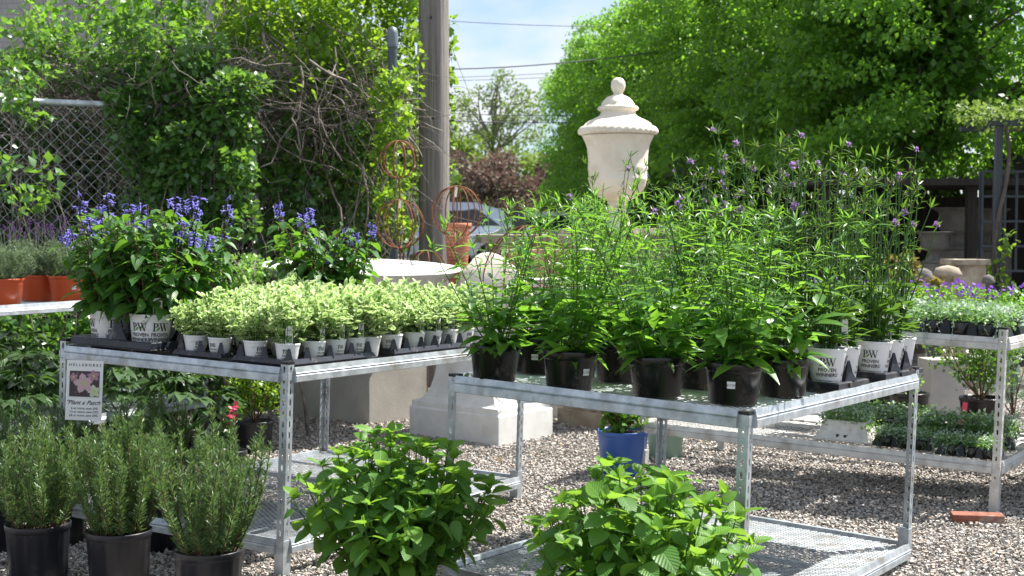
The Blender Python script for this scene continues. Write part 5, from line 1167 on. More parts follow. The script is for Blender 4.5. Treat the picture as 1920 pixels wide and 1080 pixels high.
# street behind the nursery
mb = MB(); mb.add([(-60, 40, .004), (60, 40, .004), (60, 46.2, .004), (-60, 46.2, .004)], [(0, 1, 2, 3)]); tag(mb.build('street', surf('asphalt', (.05, .05, .052), (.075, .075, .078), 3, .9, 0, .2, .003), smooth=False), kind='structure')
mb = MB(); mb.box((0, 39.9, .05), (120, .2, .14)); tag(mb.build('kerb', CONC, smooth=False), kind='structure')
def car(label, x, Y, rz, paint, van=False, group='cars parked on the far street'):
    t = thing('parked_car', label, 'car', (x, Y, 0), rz, group); Lc = 2.2; Wd = .86
    if not van: side = [(-2.15, .35), (-2.2, .62), (-2.05, .82), (-1.2, .93), (-.55, 1.38), (-.1, 1.46), (.7, 1.44), (1.35, 1.18), (1.75, .98), (2.12, .92), (2.2, .6), (2.12, .35)]
    else: side = [(-2.3, .35), (-2.35, .7), (-2.2, .95), (-1.5, 1.08), (-.95, 1.62), (-.4, 1.72), (1.3, 1.7), (2.0, 1.5), (2.25, 1.1), (2.3, .7), (2.25, .35)]
    def wd(z): return Wd * (1 if z < .95 else max(.78, 1 - .35 * (z - .95)))
    mb = MB(); n = len(side); V = [(a, -wd(z), z) for a, z in side] + [(a, wd(z), z) for a, z in side]
    mb.add(V, [(i, (i + 1) % n, n + (i + 1) % n, n + i) for i in range(n)])
    c = [(0, -Wd, .7), (0, Wd, .7)]
    for off in (0, n):
        mb.add([V[off + i] for i in range(n)] + [(0.0, (-Wd if off == 0 else Wd), .75)], [(i, (i + 1) % n, n, n) for i in range(n)])
    mb.build('body', paint, t, smooth=False); G = plain('car_glass', (.02, .03, .035), .08)
    top = max(z for a, z in side); i0 = 3; gb = MB()
    for s_ in (-1, 1):
        ys = lambda z: s_ * (wd(z) + .006)
        pts = [(side[3][0] + .25, .95 + (.12 if van else 0)), (side[4][0] + .08, side[4][1] - .06), (side[6][0] - .1, side[6][1] - .08), (side[8][0] - .3, 1.0 + (.1 if van else 0))]; gb = MB()
        gb.add([(a, ys(z), z) for a, z in pts], [(0, 1, 2, 3)])
        gb2 = MB(); xm = (pts[0][0] + pts[3][0]) / 2; gb2.box((xm, ys(1.2), (pts[0][1] + pts[1][1]) / 2), (.09, .02, pts[1][1] - pts[0][1])); gb2.build('door_pillar', paint, t, smooth=False); gb.build('side_window', G, t, smooth=False)
    a, b = side[3], side[4]; f = MB(); nrm = Vector((-(b[1] - a[1]), 0, b[0] - a[0])).normalized() * .006; f.add([(a[0] + .1 + nrm.x, -.68, a[1] + .06 + nrm.z), (a[0] + .1 + nrm.x, .68, a[1] + .06 + nrm.z), (b[0] - .05 + nrm.x, .6, b[1] - .03 + nrm.z), (b[0] - .05 + nrm.x, -.6, b[1] - .03 + nrm.z)], [(0, 1, 2, 3)]); f.build('windscreen', plain('windscreen_glass', (.30, .38, .48), .05), t, smooth=False)
    for wx in (-1.35, 1.35):
        for s_ in (-1, 1):
            q = MB(); q.lathe([(0, -.1), (.2, -.1), (.3, -.09), (.33, -.05), (.33, .05), (.3, .09), (.2, .1), (0, .1)], 20); w_ = q.build('wheel', plain('tyre', (.015, .015, .015), .8), t); w_.location = (wx, s_ * (Wd - .06), .33); w_.rotation_euler = (math.pi / 2, 0, 0)
            q = MB(); q.lathe([(0, -.108), (.19, -.106), (.2, -.1), (.2, .1), (.19, .106), (0, .108)], 16); q.build('rim', plain('alloy', (.4, .4, .42), .3, .8), w_)
    for s_ in (-1, 1): q = MB(); q.box((-2.16, s_ * .6, .7), (.08, .3, .12)); q.build('headlight', plain('headlight_glass', (.6, .62, .65), .1), t, smooth=False)
p = at(945, 430, 41.2); 
car('white car with a sloping pale windscreen, seen beyond the wire cage', at(1012, 430, 44).x, 44.0, .05, plain('white_paint', (.75, .76, .78), .25))
car('silver-blue car parked further left, behind the wire ball and wooden pole', at(800, 430, 44.6).x, 44.8, .0, plain('silver_blue_paint', (.45, .52, .62), .25, .3), True)
for o in bpy.data.objects:
    if o.name.startswith('parked_car'): o.scale = (1.2, 1.2, 1.2)
sboxes('grey_bollard', 'grey wide concrete gate post in front of the white car', 'post', 967, 396, 30, [(.12, .12, -99, 0)], GREYSTONE, 0)
sboxes('grey_bollard', 'grey concrete gate post nearer the hedge row', 'post', 978, 398, 30, [(.10, .10, -99, 0)], GREYSTONE, 0)

# ================================================================== RIGHT: HEDGE ROW, ADDED SHED, ARBOUR
def hedge_tree_proto(seed, n=42000):
    rg = RG(seed); t = thing('linden_tree', 'x', 'tree', group='row of clipped linden trees'); cl_ = []
    for i in range(260):
        face = rg.integers(0, 5); x, y = rg.uniform(-1.45, 1.45, 2); z = rg.uniform(2.3, 6.35)
        if face == 0: x = -1.4
        elif face == 1: x = 1.4
        elif face == 2: y = -1.5
        elif face == 3: y = 1.5
        q = rg.uniform(.22, .42); cl_.append(((x + rg.normal(0, .05), y + rg.normal(0, .05), z), (q * 1.25, q * 1.25, q * .5)))
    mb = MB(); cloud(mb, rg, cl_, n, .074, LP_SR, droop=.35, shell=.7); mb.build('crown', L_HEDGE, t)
    mb = MB(); k = 9000; pr = LP_Q; cloud(mb, rg, [((0, 0, 4.35), (1.1, 1.15, 2.1))], k, .15, LP_Q, shell=.7); mb.build('inner_crown', L_HEDGE_SHADE, t)
    tw = MB(); tw.tube(stemline((0, 0, -.05), (0.1, 0, 6.2), (.08, .05), 9), np.linspace(.13, .03, 9), 10)
    for i in range(26):
        z = rg.uniform(2.2, 5.8); a = rg.uniform(0, 6.28); L = rg.uniform(1.0, 1.55); P = np.array([(0, 0, z), (math.cos(a) * L * .5, math.sin(a) * L * .5, z + .25), (math.cos(a) * L, math.sin(a) * L, z + .6)]); tw.tube(P, [.04, .028, .01], 5)
    tw.build('trunk', BARK, t); return t
h1 = hedge_tree_proto(501); h2 = hedge_tree_proto(502)
ords = ['nearest linden of the clipped row, its right side sunlit above the dark shed', 'second linden from the right in the clipped row', 'third linden from the right in the clipped row', 'fourth linden from the right in the clipped row', 'fifth linden from the right, behind the tallest verbena', 'sixth linden from the right, behind the urn lid', 'seventh linden from the right, left of the urn', 'eighth linden from the right in the clipped row', 'farthest linden at the left end of the clipped row']
for i in range(9):
    x = 5.05 - .285 * i; y = 17.6 + 3.0 * i; src = (h1, h2)[i % 2]; o = src if i < 2 else copy_tree(src); o.location = (x, y, rnd.uniform(-.12, .06) - (.35 if i == 8 else 0)); o.rotation_euler = (0, 0, rnd.choice([0, 1, 2, 3]) * math.pi / 2 + .10); o['label'] = ords[i]
    o.scale = (1.0, 1.0, rnd.uniform(.95, 1.0))
def under_hedge(L, h, seed):
    rg = RG(seed); t = thing('clipped_hedge', 'x', 'hedge', group='low hedges below the linden row'); cs = [((rg.uniform(-L / 2, L / 2), rg.uniform(-.35, .35), z), (.45, .4, .3)) for z in np.arange(.25, h - .2, .28) for _ in range(int(L * 1.6))]
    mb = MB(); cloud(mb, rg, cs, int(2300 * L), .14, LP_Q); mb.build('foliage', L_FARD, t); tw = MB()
    for k in range(int(L * 2)): x = -L / 2 + k * .5; tw.tube(stemline((x, 0, 0), (x + rg.normal(0, .1), rg.normal(0, .1), h * .8), (.05, .05), 5), .02, 5)
    tw.build('stems', BARK, t); return t
q1 = under_hedge(4.2, 2.35, 520)
for i in range(8):
    o = q1 if i == 0 else copy_tree(q1)
    if i < 4: o.location = (4.05 - i * .42, 26.0 + i * 4.1, 0); o.rotation_euler = (0, 0, math.pi / 2 + .10)
    else: o.location = (4.6 + (i - 4) * 4.0, 22.2 + .1 * (i % 2), 0); o.scale = (1, 1, 1.12); o.rotation_euler = (0, 0, .02)  # second branch: dark hedges added as backdrop to cover bright sky and ground
    o['label'] = ['low dark hedge under the linden row behind the right half of the verbena', 'low dark hedge under the linden row right of the urn neck', 'low dark hedge under the linden row directly behind the urn', 'low dark hedge at the far left end of the linden row', 'dark hedge behind the left end of the timber shelter', 'dark hedge behind the middle of the timber shelter', 'dark hedge behind the right end of the timber shelter', 'dark hedge behind the pavilion at the right picture edge'][i]
mb = MB(); mb.add([(1.6, 19.2, .005), (40, 19.2, .005), (40, 39.5, .005), (1.2, 39.5, .005)], [(0, 1, 2, 3)]); tag(mb.build('lawn', surf('lawn_green', (.03, .07, .012), (.05, .10, .02), 30, .95, 0, .6, .01), smooth=False), kind='structure')
def shed():
    X0, X1, Y0, Y1, H = 3.15, 9.6, 14.7, 16.95, 1.86; cx = (X0 + X1) / 2; Wd = X1 - X0
    t = thing('added_shade_shed', 'dark open-fronted low timber shelter in deep shade below the linden row', 'shed', (cx, Y1, 0)); D = surf('dark_timber', (.020, .017, .014), (.038, .032, .028), 4, .9, 0, .3, .004, stretch=(8, 8, .5))  # shelter added so that its roof shades the urns
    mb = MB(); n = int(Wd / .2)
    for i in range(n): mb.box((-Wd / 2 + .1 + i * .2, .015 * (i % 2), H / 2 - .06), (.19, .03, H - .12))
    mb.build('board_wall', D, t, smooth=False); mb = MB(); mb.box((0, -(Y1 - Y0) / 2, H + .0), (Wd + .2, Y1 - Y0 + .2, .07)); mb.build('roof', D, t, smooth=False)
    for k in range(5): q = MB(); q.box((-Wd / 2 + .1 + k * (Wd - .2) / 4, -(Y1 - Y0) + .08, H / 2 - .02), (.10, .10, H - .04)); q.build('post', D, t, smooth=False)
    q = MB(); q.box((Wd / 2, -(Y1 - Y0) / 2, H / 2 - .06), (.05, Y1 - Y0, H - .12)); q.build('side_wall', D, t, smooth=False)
shed()
def pavilion():
    t = thing('pavilion', 'pavilion with a pale roof edge, at the right picture edge below the sky gap', 'pavilion', (10.3, 19.5, 0)); q = MB(); zt = at(1900, 128, 18).z
    q.box((0, 0, zt), (6.2, 5, .1)); q.build('roof', plain('dark_roof', (.05, .05, .05), .8), t, smooth=False); q = MB(); q.box((0, -2.53, zt + .02), (6.3, .05, .17)); q.build('fascia', plain('pale_fascia', (.6, .6, .58), .6), t, smooth=False)
    for x in (-2.9, 0, 2.9): q = MB(); q.box((x, -2.3, zt / 2), (.14, .14, zt)); q.build('post', IRON, t, smooth=False)
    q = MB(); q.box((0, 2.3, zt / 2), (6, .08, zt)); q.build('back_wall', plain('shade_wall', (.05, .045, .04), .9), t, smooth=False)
pavilion()
def arbor():
    Y = 13.0; p = at(1873, 235, Y); t = thing('iron_arbour', 'slim iron arbour post topped by a mat of climbing vine, at far right', 'arbour', (p.x, Y, 0)); q = MB(); q.box((0, 0, p.z / 2), (.06, .06, p.z)); q.build('post', GREYIRON, t, smooth=False)
    q = MB(); q.box((.75, 0, p.z + .02), (1.7, .06, .05)); q.box((.75, .8, p.z + .02), (1.7, .06, .05))
    for i in range(6): q.box((.0 + i * .3, .4, p.z + .07), (.03, .9, .03))
    q.build('top_frame', GREYIRON, t, smooth=False); q = MB(); q.box((1.55, 0, p.z / 2), (.06, .06, p.z)); q.build('post', GREYIRON, t, smooth=False)
    rg = RG(91); mb = MB(); c0 = at(1873, 215, Y); cs = [((x, y, p.z + .12 + rg.normal(0, .05)), (.16, .2, .10)) for x in np.arange(-.12, 1.6, .18) for y in (0, .45)]; cloud(mb, rg, cs, 1700, .06, LP_SR)
    o = mb.build('climbing_vine', L_FAR); o.location = (p.x, Y, 0); tag(o, 'pale flowering vine piled on top of the iron arbour', 'vine')
    st = MB(); a = np.linspace(0, 1, 16); st.tube(np.stack([.06 * np.sin(a * 9) + .02, -.05 + 0 * a, a * p.z], 1), .018, 5); s2 = st.build('stem', BARK, o)
    st = MB(); cs = [((.02 + .07 * math.sin(k), -.06, z), (.07, .06, .07)) for k, z in enumerate(np.arange(.7, 1.35, .07))]; cloud(st, rg, cs, 130, .07, LP_SR); st.build('leaf_spray', L_BRIGHT, o)
arbor()
def lattice_gate():
    Y = 14.2; a = at(1842, 340, Y); b = at(1990, 490, Y); t = thing('iron_gate', 'blue-grey iron lattice panel behind the arbour post in deep shade', 'gate', ((a.x + b.x) / 2, Y, 0)); W = b.x - a.x; z0, z1 = .95, 1.95; q = MB()
    for i in range(8): q.box((-W / 2 + W * i / 7, 0, (z0 + z1) / 2), (.022, .02, z1 - z0))
    for i in range(5): q.box((0, -.012, z0 + (z1 - z0) * i / 4), (W + .02, .018, .022))
    q.build('bars', GREYIRON, t, smooth=False); q = MB()
    for x in (-W / 2, W / 2): q.box((x, .03, z1 / 2), (.04, .04, z1))
    q.build('gate_frame', GREYIRON, t, smooth=False)
lattice_gate()
def camp_urn(label, px, py, Y, h, r, mat, rim=.0):
    p = at(px, py, Y); t = MB(); z = p.z; f = h
    prof = [(0, z - f), (r * .62, z - f), (r * .62, z - f * .94), (r * .40, z - f * .88), (r * .28, z - f * .74), (r * .30, z - f * .64), (r * .58, z - f * .58), (r * .70, z - f * .5), (r * .70, z - f * .3), (r * .74, z - f * .12), (r * .95, z - f * .04), (r, z - f * .02), (r, z), (r * .9, z), (r * .68, z - f * .15), (0, z - f * .35)]
    t.lathe(prof, 40); o = t.build('stone_urn', mat); o.location = (p.x, Y, 0); tag(o, label, 'urn', 'grey urns in the shade'); 
    sb = MB(); hb = z - f; sb.box((0, 0, hb / 2 - .001), (r * 1.7, r * 1.5, hb)); s2 = sb.build('stone_pedestal', GREYSTONE, smooth=False); s2.location = (p.x, Y, 0); tag(s2, 'dark stone block carrying the ' + label.replace('grey ', '')[:60], 'pedestal', 'blocks under the urns')
camp_urn('grey footed urn left of the shaded pair', 1795, 389, 15.5, .47, .27, GREYSTONE)
camp_urn('grey footed urn right of the shaded pair', 1844, 391, 16.2, .49, .30, GREYSTONE)
camp_urn('grey broad urn behind the verbena, lower left of the pair', 1752, 434, 14.6, .33, .20, GREYSTONE)
sboxes('stone_pedestal', 'pale square stone pedestal lit on top, below the pair of urns', 'pedestal', 1810, 486, 12.4, [(.32, .32, -.045, 0), (.26, .26, -99, -.046)], OLDSTONE, .15)
def mushroom(label, px, py, Y, r, cap, mat):
    p = at(px, py, Y); m = MB(); z = p.z; m.lathe([(r * .55, 0), (r * .4, z * .5), (r * .42, z - cap), (r, z - cap * .9), (r * 1.0, z - cap * .7), (r * .8, z - cap * .25), (r * .4, z - .01), (0, z)], 28, mod=lambda i, a: 1 + .04 * np.sin(3 * a + i)); o = m.build('staddle_stone', mat); o.location = (p.x, Y, 0); tag(o, label, 'staddle stone', 'mushroom shaped stones')
mushroom('tan mushroom-shaped staddle stone left of the square pedestal', 1777, 497, 11.9, .115, .1, OLDSTONE)
mushroom('grey rounded stone dome left of the tan mushroom stone', 1731, 502, 11.6, .085, .12, GREYSTONE)
mushroom('small grey rounded stone right of the square pedestal', 1853, 514, 11.2, .05, .08, GREYSTONE)
# garden shrubs behind bench C
def bush(label, px, py_top, Y, h, rad, mat, seed, nmain=7, nleaf=1300, ls=.035, pot=None, cat='shrub', z0=0., fl=None, zmin=.25):
    p = at(px, py_top, Y); lv, st = gen_twiggy(seed, h, rad, nmain, nleaf, ls, zmin=zmin); t = thing('leafy_shrub' if pot is None else 'potted_shrub', label, cat, (p.x, Y, 0))
    if pot:
        pr, ph, pm, pn = pot; a = pot_mesh(pr, ph, pr * .82, 32, liph=.025, ribs=0).build('pot', pm, t); soil_mesh(pr * .9, ph - .02).build('soil', SOIL, a); z0 = ph - .02
    o = st.build('branches', BSTEM, t); o.location = (0, 0, z0); o = lv.build('foliage', mat, t); o.location = (0, 0, z0)
    if fl:
        rg = RG(seed + 9); mb = MB()
        for _ in range(fl[1]): c = np.array([rg.normal(0, rad * .45), rg.normal(0, rad * .45), h * rg.uniform(.5, 1)]); inst(mb, LP_Q, np.repeat([c], 7, 0), rdirs(7, rg, .4), fl[2], rg)
        o = mb.build('flowers', fl[0], t); o.location = (0, 0, z0)
    return t
bush('rose bush with small leaves in a black pot, seen under the right rear bench', 1842, 640, 9.1, .62, .33, L_VERBD, 601, 9, 1500, .032, (.14, .31, BLACKP, 'x'), 'potted plant')
bush('young rose with bronze and pale leaves behind the right end of the verbena', 1712, 430, 11.0, .62, .26, L_BRONZE, 602, 7, 620, .06, (.14, .30, BLACKP, 'x'), 'potted plant')
for o in bpy.data.objects:
    if o.get('label', '').startswith('young rose with bronze'): o.location.z = .42
bush('white-flecked leafy shrub at the right picture edge below the arbour', 1905, 500, 10.4, 1.0, .3, L_SILV, 603, 8, 900, .05)
bush('small azalea with sparse leaves in a dark pot behind the left bench leg', 452, 650, 8.8, .50, .30, L_BRIGHT, 604, 7, 900, .03, (.12, .2, NAVYP, 'x'), 'potted plant')
for o in bpy.data.objects:
    if o.get('label', '').startswith('small azalea'): o.location.x += .08
bush('bushy green plant in the blue pot under the middle bench', 1168, 770, 8.0, .22, .17, L_HYD, 605, 10, 420, .05, (.148, .26, BLUEP, 'x'), 'potted plant')
bush('bushy green plant in the pale sage-green pot beside the blue one', 1248, 770, 8.6, .16, .17, L_HYD, 606, 9, 380, .055, (.12, .22, SAGEP, 'x'), 'potted plant')
for px, py, Y, r, h, lab, n in ((1490, 0, 9.7, .16, .36, 'tall black pot under the left end of the bench rail, nearest the mesh shelf', 0), (1535, 0, 10.3, .15, .33, 'black pot just right of the tallest black one, under the bench rail', 0), (1640, 0, 10.6, .2, .24, 'wide low charcoal pot behind the white paper tray', 120), (1705, 0, 9.6, .135, .28, 'black pot with a wilted plant behind the rear steel post of the middle bench', 200)):
    bush(lab, px, 700, Y, .2, .13, L_OREG if n else L_DARK, int(px), 5, max(n, 60), .03, (r, h, BLACKP, 'x'), 'potted plant')
bush('low pink-flowering azalea behind the rosemary pots', 432, 735, 7.9, .30, .10, L_DARK, 607, 5, 200, .04, (.09, .16, NAVYP, 'x'), 'potted plant', fl=(PINK, 6, .03))
# stone slabs at right
sboxes('concrete_block', 'pale upright stone slab on the gravel behind the rear bench post', 'block', 1765, 672, 10.2, [(.26, .22, -99, 0)], CONC, .15)
def brick(label, px, py, rz, holes=True, z=0, L=.21):
    p = gz(px, py); mb = MB(); mb.box((0, 0, .03 + z), (L, .095, .058)); o = mb.build('brick', BRICK, smooth=False); md = o.modifiers.new('b', 'BEVEL'); md.width = .004; md.segments = 2; o.location = (p.x, p.y, 0); o.rotation_euler = (0, 0, rz)
    if holes:
        h = MB()
        for x in (-.06, 0, .06): h.lathe([(0, -.0485), (.013, -.0485), (.016, -.0478)], 12, c=(x, 0, 0))
        q = h.build('core_hole', CAPP, o); q.rotation_euler = (math.pi / 2, 0, 0); q.location = (0, -.0965, .03); q.rotation_euler = (math.pi / 2, 0, 0)
    tag(o, label, 'brick')
brick('red brick with round holes lying on the gravel under the middle bench', 1086, 774, .1, False)
brick('red brick under the foot of the right rear bench post', 1832, 981, -.16, False, -.012, .24)
# green crate at the right edge
p = gz(1945, 905); mb = MB(); mb.box((0, 0, .22), (.2, .24, .20)); o = mb.build('green_crate', plain('green_plastic', (.01, .28, .09), .45), smooth=False); o.modifiers.new('b', 'BEVEL').width = .008; o.location = (p.x, 6.9, .06); tag(o, 'bright green plastic crate cut off by the right picture edge', 'crate')
q = MB()
for z in (.16, .25): q.lathe([(0, 0), (.008, 0)], 12, c=(-.08, z, .1215))
h = q.build('hole', CAPP, o); h.rotation_euler = (math.pi / 2, 0, 0)

# ================================================================== BENCH C PLANTS
def dich_tray(seed, mats, tm, white=False):
    rg = RG(seed); t = thing('seedling_tray', 'x', 'plant tray', group='trays of trailing silver plants'); mb = MB(); Lx, Ly, h = (.155, .13, .10) if white else (.26, .15, .075)
    rows = [(.86, .0), (.9, .004), (.8, h), (.83, h + .004), (.78, h + .004), (.76, h - .015)]
    if white: rows = [(.98, .0), (1.12, .004), (1.12, .012), (.97, .014), (.78, h + .02), (.72, h + .02), (.72, h)]
    V = [(a * Lx * s_, b * Ly * s_, z) for s_, z in rows for a, b in ((-1, -1), (-.33, -1.0), (.33, -1.0), (1, -1), (1, 1), (.33, 1), (-.33, 1), (-1, 1))]
    if not white: V = [(x, y, z) for x, y, z in V]
    F = [(q * 8 + i, q * 8 + (i + 1) % 8, q * 8 + 8 + (i + 1) % 8, q * 8 + 8 + i) for q in range(len(rows) - 1) for i in range(8)] + [tuple(range((len(rows) - 1) * 8, len(rows) * 8))]
    mb.add(V, F[:-1]); mb.add(V[-8:], [tuple(range(8))]); mb.build('tray_body', tm, t, smooth=False)
    if white:
        q = MB()
        for k in range(2):
            a = [(-.03 + k * .045 + .014 * math.cos(e) * (1 + .3 * math.sin(3 * e + k)), .02 * math.sin(e) * (1 + .2 * math.sin(2 * e))) for e in np.linspace(0, 6.28, 12, False)]
            q.add([(x, -Ly * (.97 - .19 * (z + .045 - .014) / .08) - .002, z + .045) for x, z in a], [tuple(range(12))])
        q.build('torn_hole', CAPP, t, smooth=False)
    else:
        for cx in (-.12, .02, .15): q = MB(); q.lathe([(.03, .0), (.04, .0), (.05, .07), (.046, .07), (.03, 0)], 14, c=(cx, -Ly * .78, .004)); q.build('cell_pot', BLACKP, t)
    lv = MB(); n = 520 if white else 900; P = np.stack([rg.uniform(-Lx * .95, Lx * .95, n), rg.uniform(-Ly, Ly, n), h + rg.uniform(.0, .075, n)], 1); P[:, 2] -= .04 * (np.abs(P[:, 0]) / Lx) ** 3
    d = rdirs(n, rg, .5); inst(lv, LP_SR, P, d, rg.uniform(.016, .03, n), rg, jit=.5); lv.build('foliage', mats[0], t); lv = MB(); n = 260 if white else 420
    P = np.stack([rg.uniform(-Lx * .95, Lx * .95, n), rg.uniform(-Ly, Ly, n), h + rg.uniform(.02, .085, n)], 1); inst(lv, LP_SR, P, rdirs(n, rg, .6), rg.uniform(.016, .028, n), rg, jit=.5); st = MB()
    if not white:
        for _ in range(13):
            a = rg.uniform(0, 6.28); x, y = Lx * .9 * math.cos(a), -Ly * (.5 + .5 * abs(math.sin(a))); Ld = rg.uniform(.05, .17); Q = np.array([(x, y, h + .02), (x + rg.normal(0, .02), y - .04, h - .01), (x + rg.normal(0, .03), y - .05, h - Ld)]); st.tube(Q, .0011, 3, 0, False)
            m = int(Ld * 90); tt = rg.uniform(.2, 1, m); inst(lv, LP_SR, interp(Q, tt), rdirs(m, rg, 0), rg.uniform(.012, .02, m), rg)
        st.build('trailing_stems', mats[1], t)
    lv.build('pale_foliage', mats[1], t); return t
d1 = dich_tray(701, (L_DICH, L_SILV), TRAYP); d2 = dich_tray(702, (L_SILV, L_DICH), TRAYP); dw = dich_tray(703, (L_DICH, L_SILV), surf('white_fibre', (.60, .59, .56), (.72, .71, .68), 30, .85, 0, .2, .001, dirt=((.3, .25, .2), 12, .6, .8)), True)
rzc = math.atan2(FC.U.y, FC.U.x) + math.pi
def cplace(o, u, v, w, lab, first=False, rz=0, s=1.):
    o = o if first else copy_tree(o); o.location = FC.P(u, v, w); o.rotation_euler = (0, LEAN, rzc + rz); o.scale = (s,) * 3; o['label'] = lab; return o
cplace(d1, .26, .16, .004, 'black tray of trailing silver leaves on the top shelf corner, open cell facing out', True)
cplace(d2, .80, .16, .004, 'black tray of trailing silver leaves on the top shelf, left of the corner tray', True)
cplace(d1, 1.36, .16, .004, 'black tray of silver leaves on the top shelf, hidden behind the printed verbena pots', rz=3.14)
cplace(d2, .24, .50, .004, 'silver leaf tray on the top shelf, directly behind the corner tray')
cplace(d1, .80, .50, .004, 'silver leaf tray in the middle of the top shelf of the right bench')
cplace(dw, .86, .26, -.607, 'white paper pulp tray of silver leaves with torn holes, on the lower mesh shelf', True, .1, .92)
cplace(d2, .54, .24, -.607, 'black tray of trailing silver leaves on the lower shelf, between white tray and corner', rz=.05, s=.66)
cplace(d1, .19, .18, -.607, 'black tray of trailing silver leaves at the right corner of the lower shelf', rz=.08, s=.68)
cplace(d1, .30, .62, -.607, 'silver leaf tray at the back of the lower shelf, below the rose pot', rz=.2)
cplace(d2, .78, .68, -.607, 'silver leaf tray at the back of the lower shelf, behind the white tray', rz=.1)
def purple_tray(seed):
    rg = RG(seed); t = thing('flowering_tray', 'x', 'plant tray', group='trays of violet flowers'); mb = MB(); mb.box((0, 0, .03), (.46, .27, .06)); mb.build('tray_body', TRAYP, t, smooth=False)
    lv = MB(); n = 1100; P = np.stack([rg.uniform(-.26, .26, n), rg.uniform(-.15, .15, n), .06 + rg.uniform(0, .15, n)], 1); inst(lv, LP_SR, P, rdirs(n, rg, .5), rg.uniform(.014, .028, n), rg, jit=.5); lv.build('foliage', L_HEDGE, t)
    fl = MB(); n = 75; C = np.stack([rg.uniform(-.26, .26, n), rg.uniform(-.15, .15, n), .16 + rg.uniform(0, .09, n)], 1)
    for c in C:
        f = rdirs(1, rg, .6)[0]; f[1] -= .6; f /= np.linalg.norm(f); x = np.cross(f, (0.1, 0, 1)); x /= np.linalg.norm(x); y = np.cross(f, x); a = np.arange(5) * 1.2566; inst(fl, LP_SR, np.repeat([c], 5, 0), np.cos(a)[:, None] * x + np.sin(a)[:, None] * y + f * .2, .0145, rg, up=f * 4, jit=.1)
    fl.build('flowers', PET_PURP, t); return t
pt = purple_tray(711); vp = FC.lv
cplace(pt, .15, .86, .004, 'tray of violet flowers at the right rear of the top shelf', True)
cplace(pt, .66, .88, .004, 'tray of violet flowers at the rear of the top shelf, behind the silver trays', rz=3.14)
cplace(pt, 1.16, .9, .004, 'tray of violet flowers left on the top shelf, peeking past the verbena', rz=.1)
cplace(pt, -.42, 1.0, .02, 'tray of violet flowers beyond the right rear bench, at the picture edge', rz=.4)
cplace(d2, -.40, .62, .0, 'silver leaf tray beyond the right rear bench corner, at the picture edge', rz=.3)
def side_bench():
    p = FC.P(-.42, .8, 0); t = thing('side_table', 'small steel stand beside the right rear bench at the picture edge', 'table', (p.x, p.y, 0), rzc); q = MB(); q.box((0, 0, p.z - .015), (.62, .85, .02)); q.build('table_top', GALV2, t, smooth=False)
    for a in (-1, 1):
        for b in (-1, 1): q = MB(); q.box((a * .29, b * .4, p.z / 2 - .015), (.03, .03, p.z - .03)); q.build('leg', GALV2, t, smooth=False)
side_bench()
# red tag on the rose pot
p = at(1802, 790, 8.85); mb = MB(); mb.box((0, 0, 0), (.07, .004, .05), Matrix.Rotation(.25, 3, 'Y')); mb.box((.02, 0, .07), (.03, .003, .10), Matrix.Rotation(.1, 3, 'Y')); o = mb.build('plant_label', plain('pink_card', (.62, .06, .12), .6), smooth=False); o.location = p; tag(o, 'pink and red care label hanging beside the black rose pot', 'label')

# ================================================================== HELLEBORES AND SIGN
def helle(seed, n=26, h=.38, rad=.32, mat=L_HELL):
    rg = RG(seed); lv = MB(); st = MB(); t = thing('hellebore', 'x', 'potted plant', group='hellebores behind the left bench')
    for i in range(n):
        a = rg.uniform(0, 6.28); q = math.sqrt(rg.uniform(.02, 1)); c = np.array([math.cos(a) * rad * q, math.sin(a) * rad * q, h * (1 - .5 * q * q) * rg.uniform(.7, 1.1) + .15]); P = stemline((0, 0, .15), c, (math.cos(a) * .05, math.sin(a) * .05), 5); st.tube(P, .003, 4)
        out = np.array([math.cos(a), math.sin(a), .15]); sd_ = np.array([-math.sin(a), math.cos(a), 0]); L = rg.uniform(.09, .14)
        for k in range(7):
            b = (k - 3) * .5; d = out * math.cos(b) + sd_ * math.sin(b); inst(lv, LP_HEART if k % 2 else LP_VBASE, [c], [d + np.array([0, 0, -.15])], L * (1 - .09 * abs(k - 3)), rg, jit=.15)
    pot_mesh(.12, .17, .1, 24).build('pot', BLACKP, t); st.build('stems', L_VSTEM, t); lv.build('foliage', mat, t); return t
e1 = helle(801); e2 = helle(802, 30, .45, .36)
hp = [(20, 8.3, e1), (95, 8.8, e2), (30, 9.4, e2), (150, 9.5, e1), (235, 8.7, e2), (300, 9.3, e1), (345, 8.6, e1), (60, 10.2, e1), (200, 10.3, e2), (390, 9.8, e2), (290, 10.4, e1), (-30, 9.0, e2), (440, 10.6, e1), (500, 10.9, e2)]
hl = ['hellebore clump at the left picture edge, nearest the rosemary', 'hellebore clump just left of the hellebore sign', 'hellebore clump behind the leftmost one', 'hellebore clump directly behind the hellebore sign', 'hellebore clump just right of the hellebore sign', 'hellebore clump left of the thin bench posts, second from the sign', 'glossy hellebore clump between the sign and the thin bench posts', 'hellebore in the back row at far left, under the lavender bench', 'hellebore in the back row behind the sign', 'hellebore beyond the thin bench posts', 'hellebore in the back row between sign and thin posts', 'hellebore clump half outside the left picture edge', 'hellebore at the fence, left of the concrete block', 'hellebore at the fence, right behind the left bench post']
seen = set()
for (px, Y, src), lab in zip(hp, hl):
    o = src if id(src) not in seen else copy_tree(src); seen.add(id(src)); o.location = (at(px, 700, Y).x, Y, 0); o.rotation_euler = (0, 0, rnd.uniform(0, 6.28)); k = rnd.uniform(.95, 1.2); o.scale = (k, k, k * rnd.uniform(1, 1.25)); o['label'] = lab
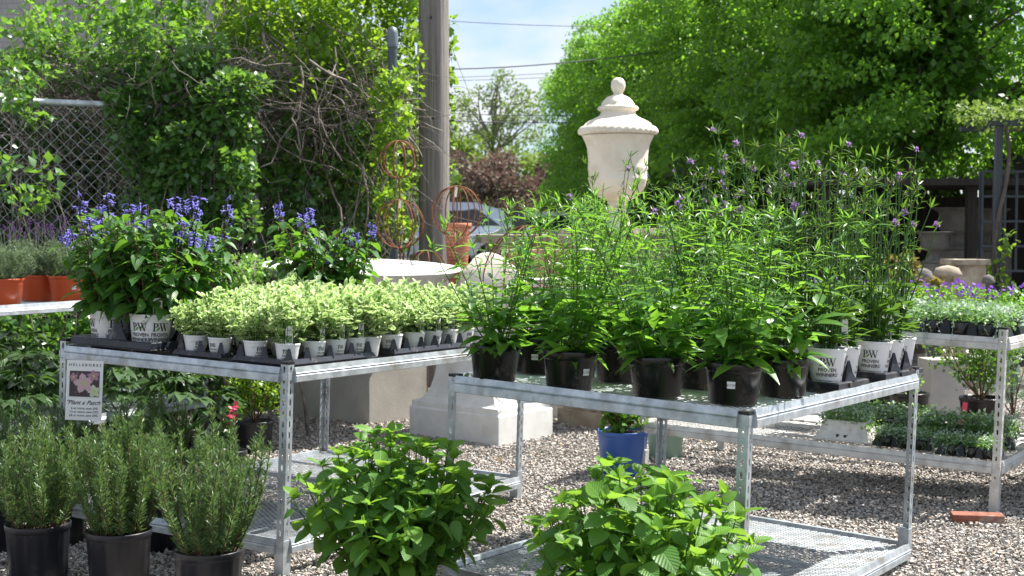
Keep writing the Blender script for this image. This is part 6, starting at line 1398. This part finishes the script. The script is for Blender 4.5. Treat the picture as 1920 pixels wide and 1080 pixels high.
plant_cloud('fence_shrub', 'low leafy shrub along the fence foot under the far left bench', 'shrub', band([(x, y) for y in (600, 640, 680, 720) for x in range(-20, 250, 55)], 10.6, (.2, .2, .12), 12), 2400, .075, L_VINE, 810, LP_SR, 1)
plant_cloud('fence_shrub', 'low fine-leaved shrub behind the left bench, between sign and concrete block', 'shrub', band([(x, y) for y in (600, 640, 675, 705) for x in range(270, 520, 52)], 10.9, (.2, .2, .12), 12), 2400, .045, L_OREG, 811, LP_SR, 2)
plant_cloud('fence_shrub', 'sunlit pale-leaved shrub between the two blue salvia clumps', 'shrub', band([(440, 500), (460, 520), (480, 500), (420, 520), (475, 540), (500, 530)], 9.4, (.12, .12, .09), 6), 600, .038, L_OREG, 812, LP_SR, 2)
def sign():
    Y = 6.02; a = at(124, 676, Y); b = at(192, 788, Y); W = b.x - a.x; H = a.z - b.z; t = thing('plant_sign', 'laminated paper sign about hellebores hanging on the left bench post', 'sign', ((a.x + b.x) / 2, Y, (a.z + b.z) / 2)); t.rotation_euler = (0, .05, .12)
    q = MB(); q.box((0, 0, 0), (W, .003, H)); q.build('board', PAPER, t, smooth=False); ph = plain('photo_dark', (.05, .035, .045), .4)
    q = MB(); q.box((0, -.0025, H * .11), (W * .82, .001, H * .43)); pic = q.build('picture', ph, t, smooth=False)
    rg = RG(9); f = MB()
    def petal(cx, cz, ang, L, w_, mi, y):
        d = np.array([math.cos(ang), math.sin(ang)]); n_ = np.array([-d[1], d[0]]); c = np.array([cx, cz]); P = [c, c + d * L * .35 + n_ * w_, c + d * L * .75 + n_ * w_ * .8, c + d * L, c + d * L * .75 - n_ * w_ * .8, c + d * L * .35 - n_ * w_]; f.add([(x, y, z) for x, z in P], [(0, 1, 2, 3), (0, 3, 4, 5)], mi)
    for k in range(24): petal(rg.uniform(-.3, .3) * W, H * .11 + rg.uniform(-.17, .17) * H, rg.uniform(0, 6.28), .012, .004, 3, -.0034)
    for (cx, cz, R0, m) in ((-.02 * W, H * .12, .045, 0), (.27 * W, H * -.01, .03, 1), (.25 * W, H * .25, .026, 2), (-.3 * W, H * .22, .02, 2)):
        for k in range(5): petal(cx, cz, k * 1.257 + .5, R0, R0 * .36, m, -.0042 - .0002 * k)
        for k in range(6): petal(cx, cz, k * 1.05, R0 * .25, R0 * .08, 4, -.0056)
    f.build('printed_flower', [plain('photo_pink', (.52, .36, .38), .4), plain('photo_green', (.50, .56, .38), .4), plain('photo_rose', (.38, .20, .26), .4), plain('photo_mauve', (.16, .10, .14), .4), plain('photo_stamen', (.50, .52, .22), .4)], pic, smooth=False)
    tx = MB()
    for s_, y, sz, sh, x in (('H E L L E B O R E S', .405, .0165, 0, 0), ('"Plant a Patch"', -.235, .026, .5, 0), ('6 or more, save 20%', -.315, .0135, 0, .004), ('12 or more, save 25%', -.375, .0135, 0, .002), ('24 or more, save 30%', -.435, .0135, 0, 0)):
        V, F = text_geo(s_, sz, .006, sh); tx.add(np.stack([V[:, 0] + x, np.full(len(V), -.003), V[:, 1] + y * H], 1), F)
    tx.build('lettering', INK, t, smooth=False)
sign()
for o in bpy.data.objects:
    if o.get('label') == 'x': print('UNLABELLED', o.name)
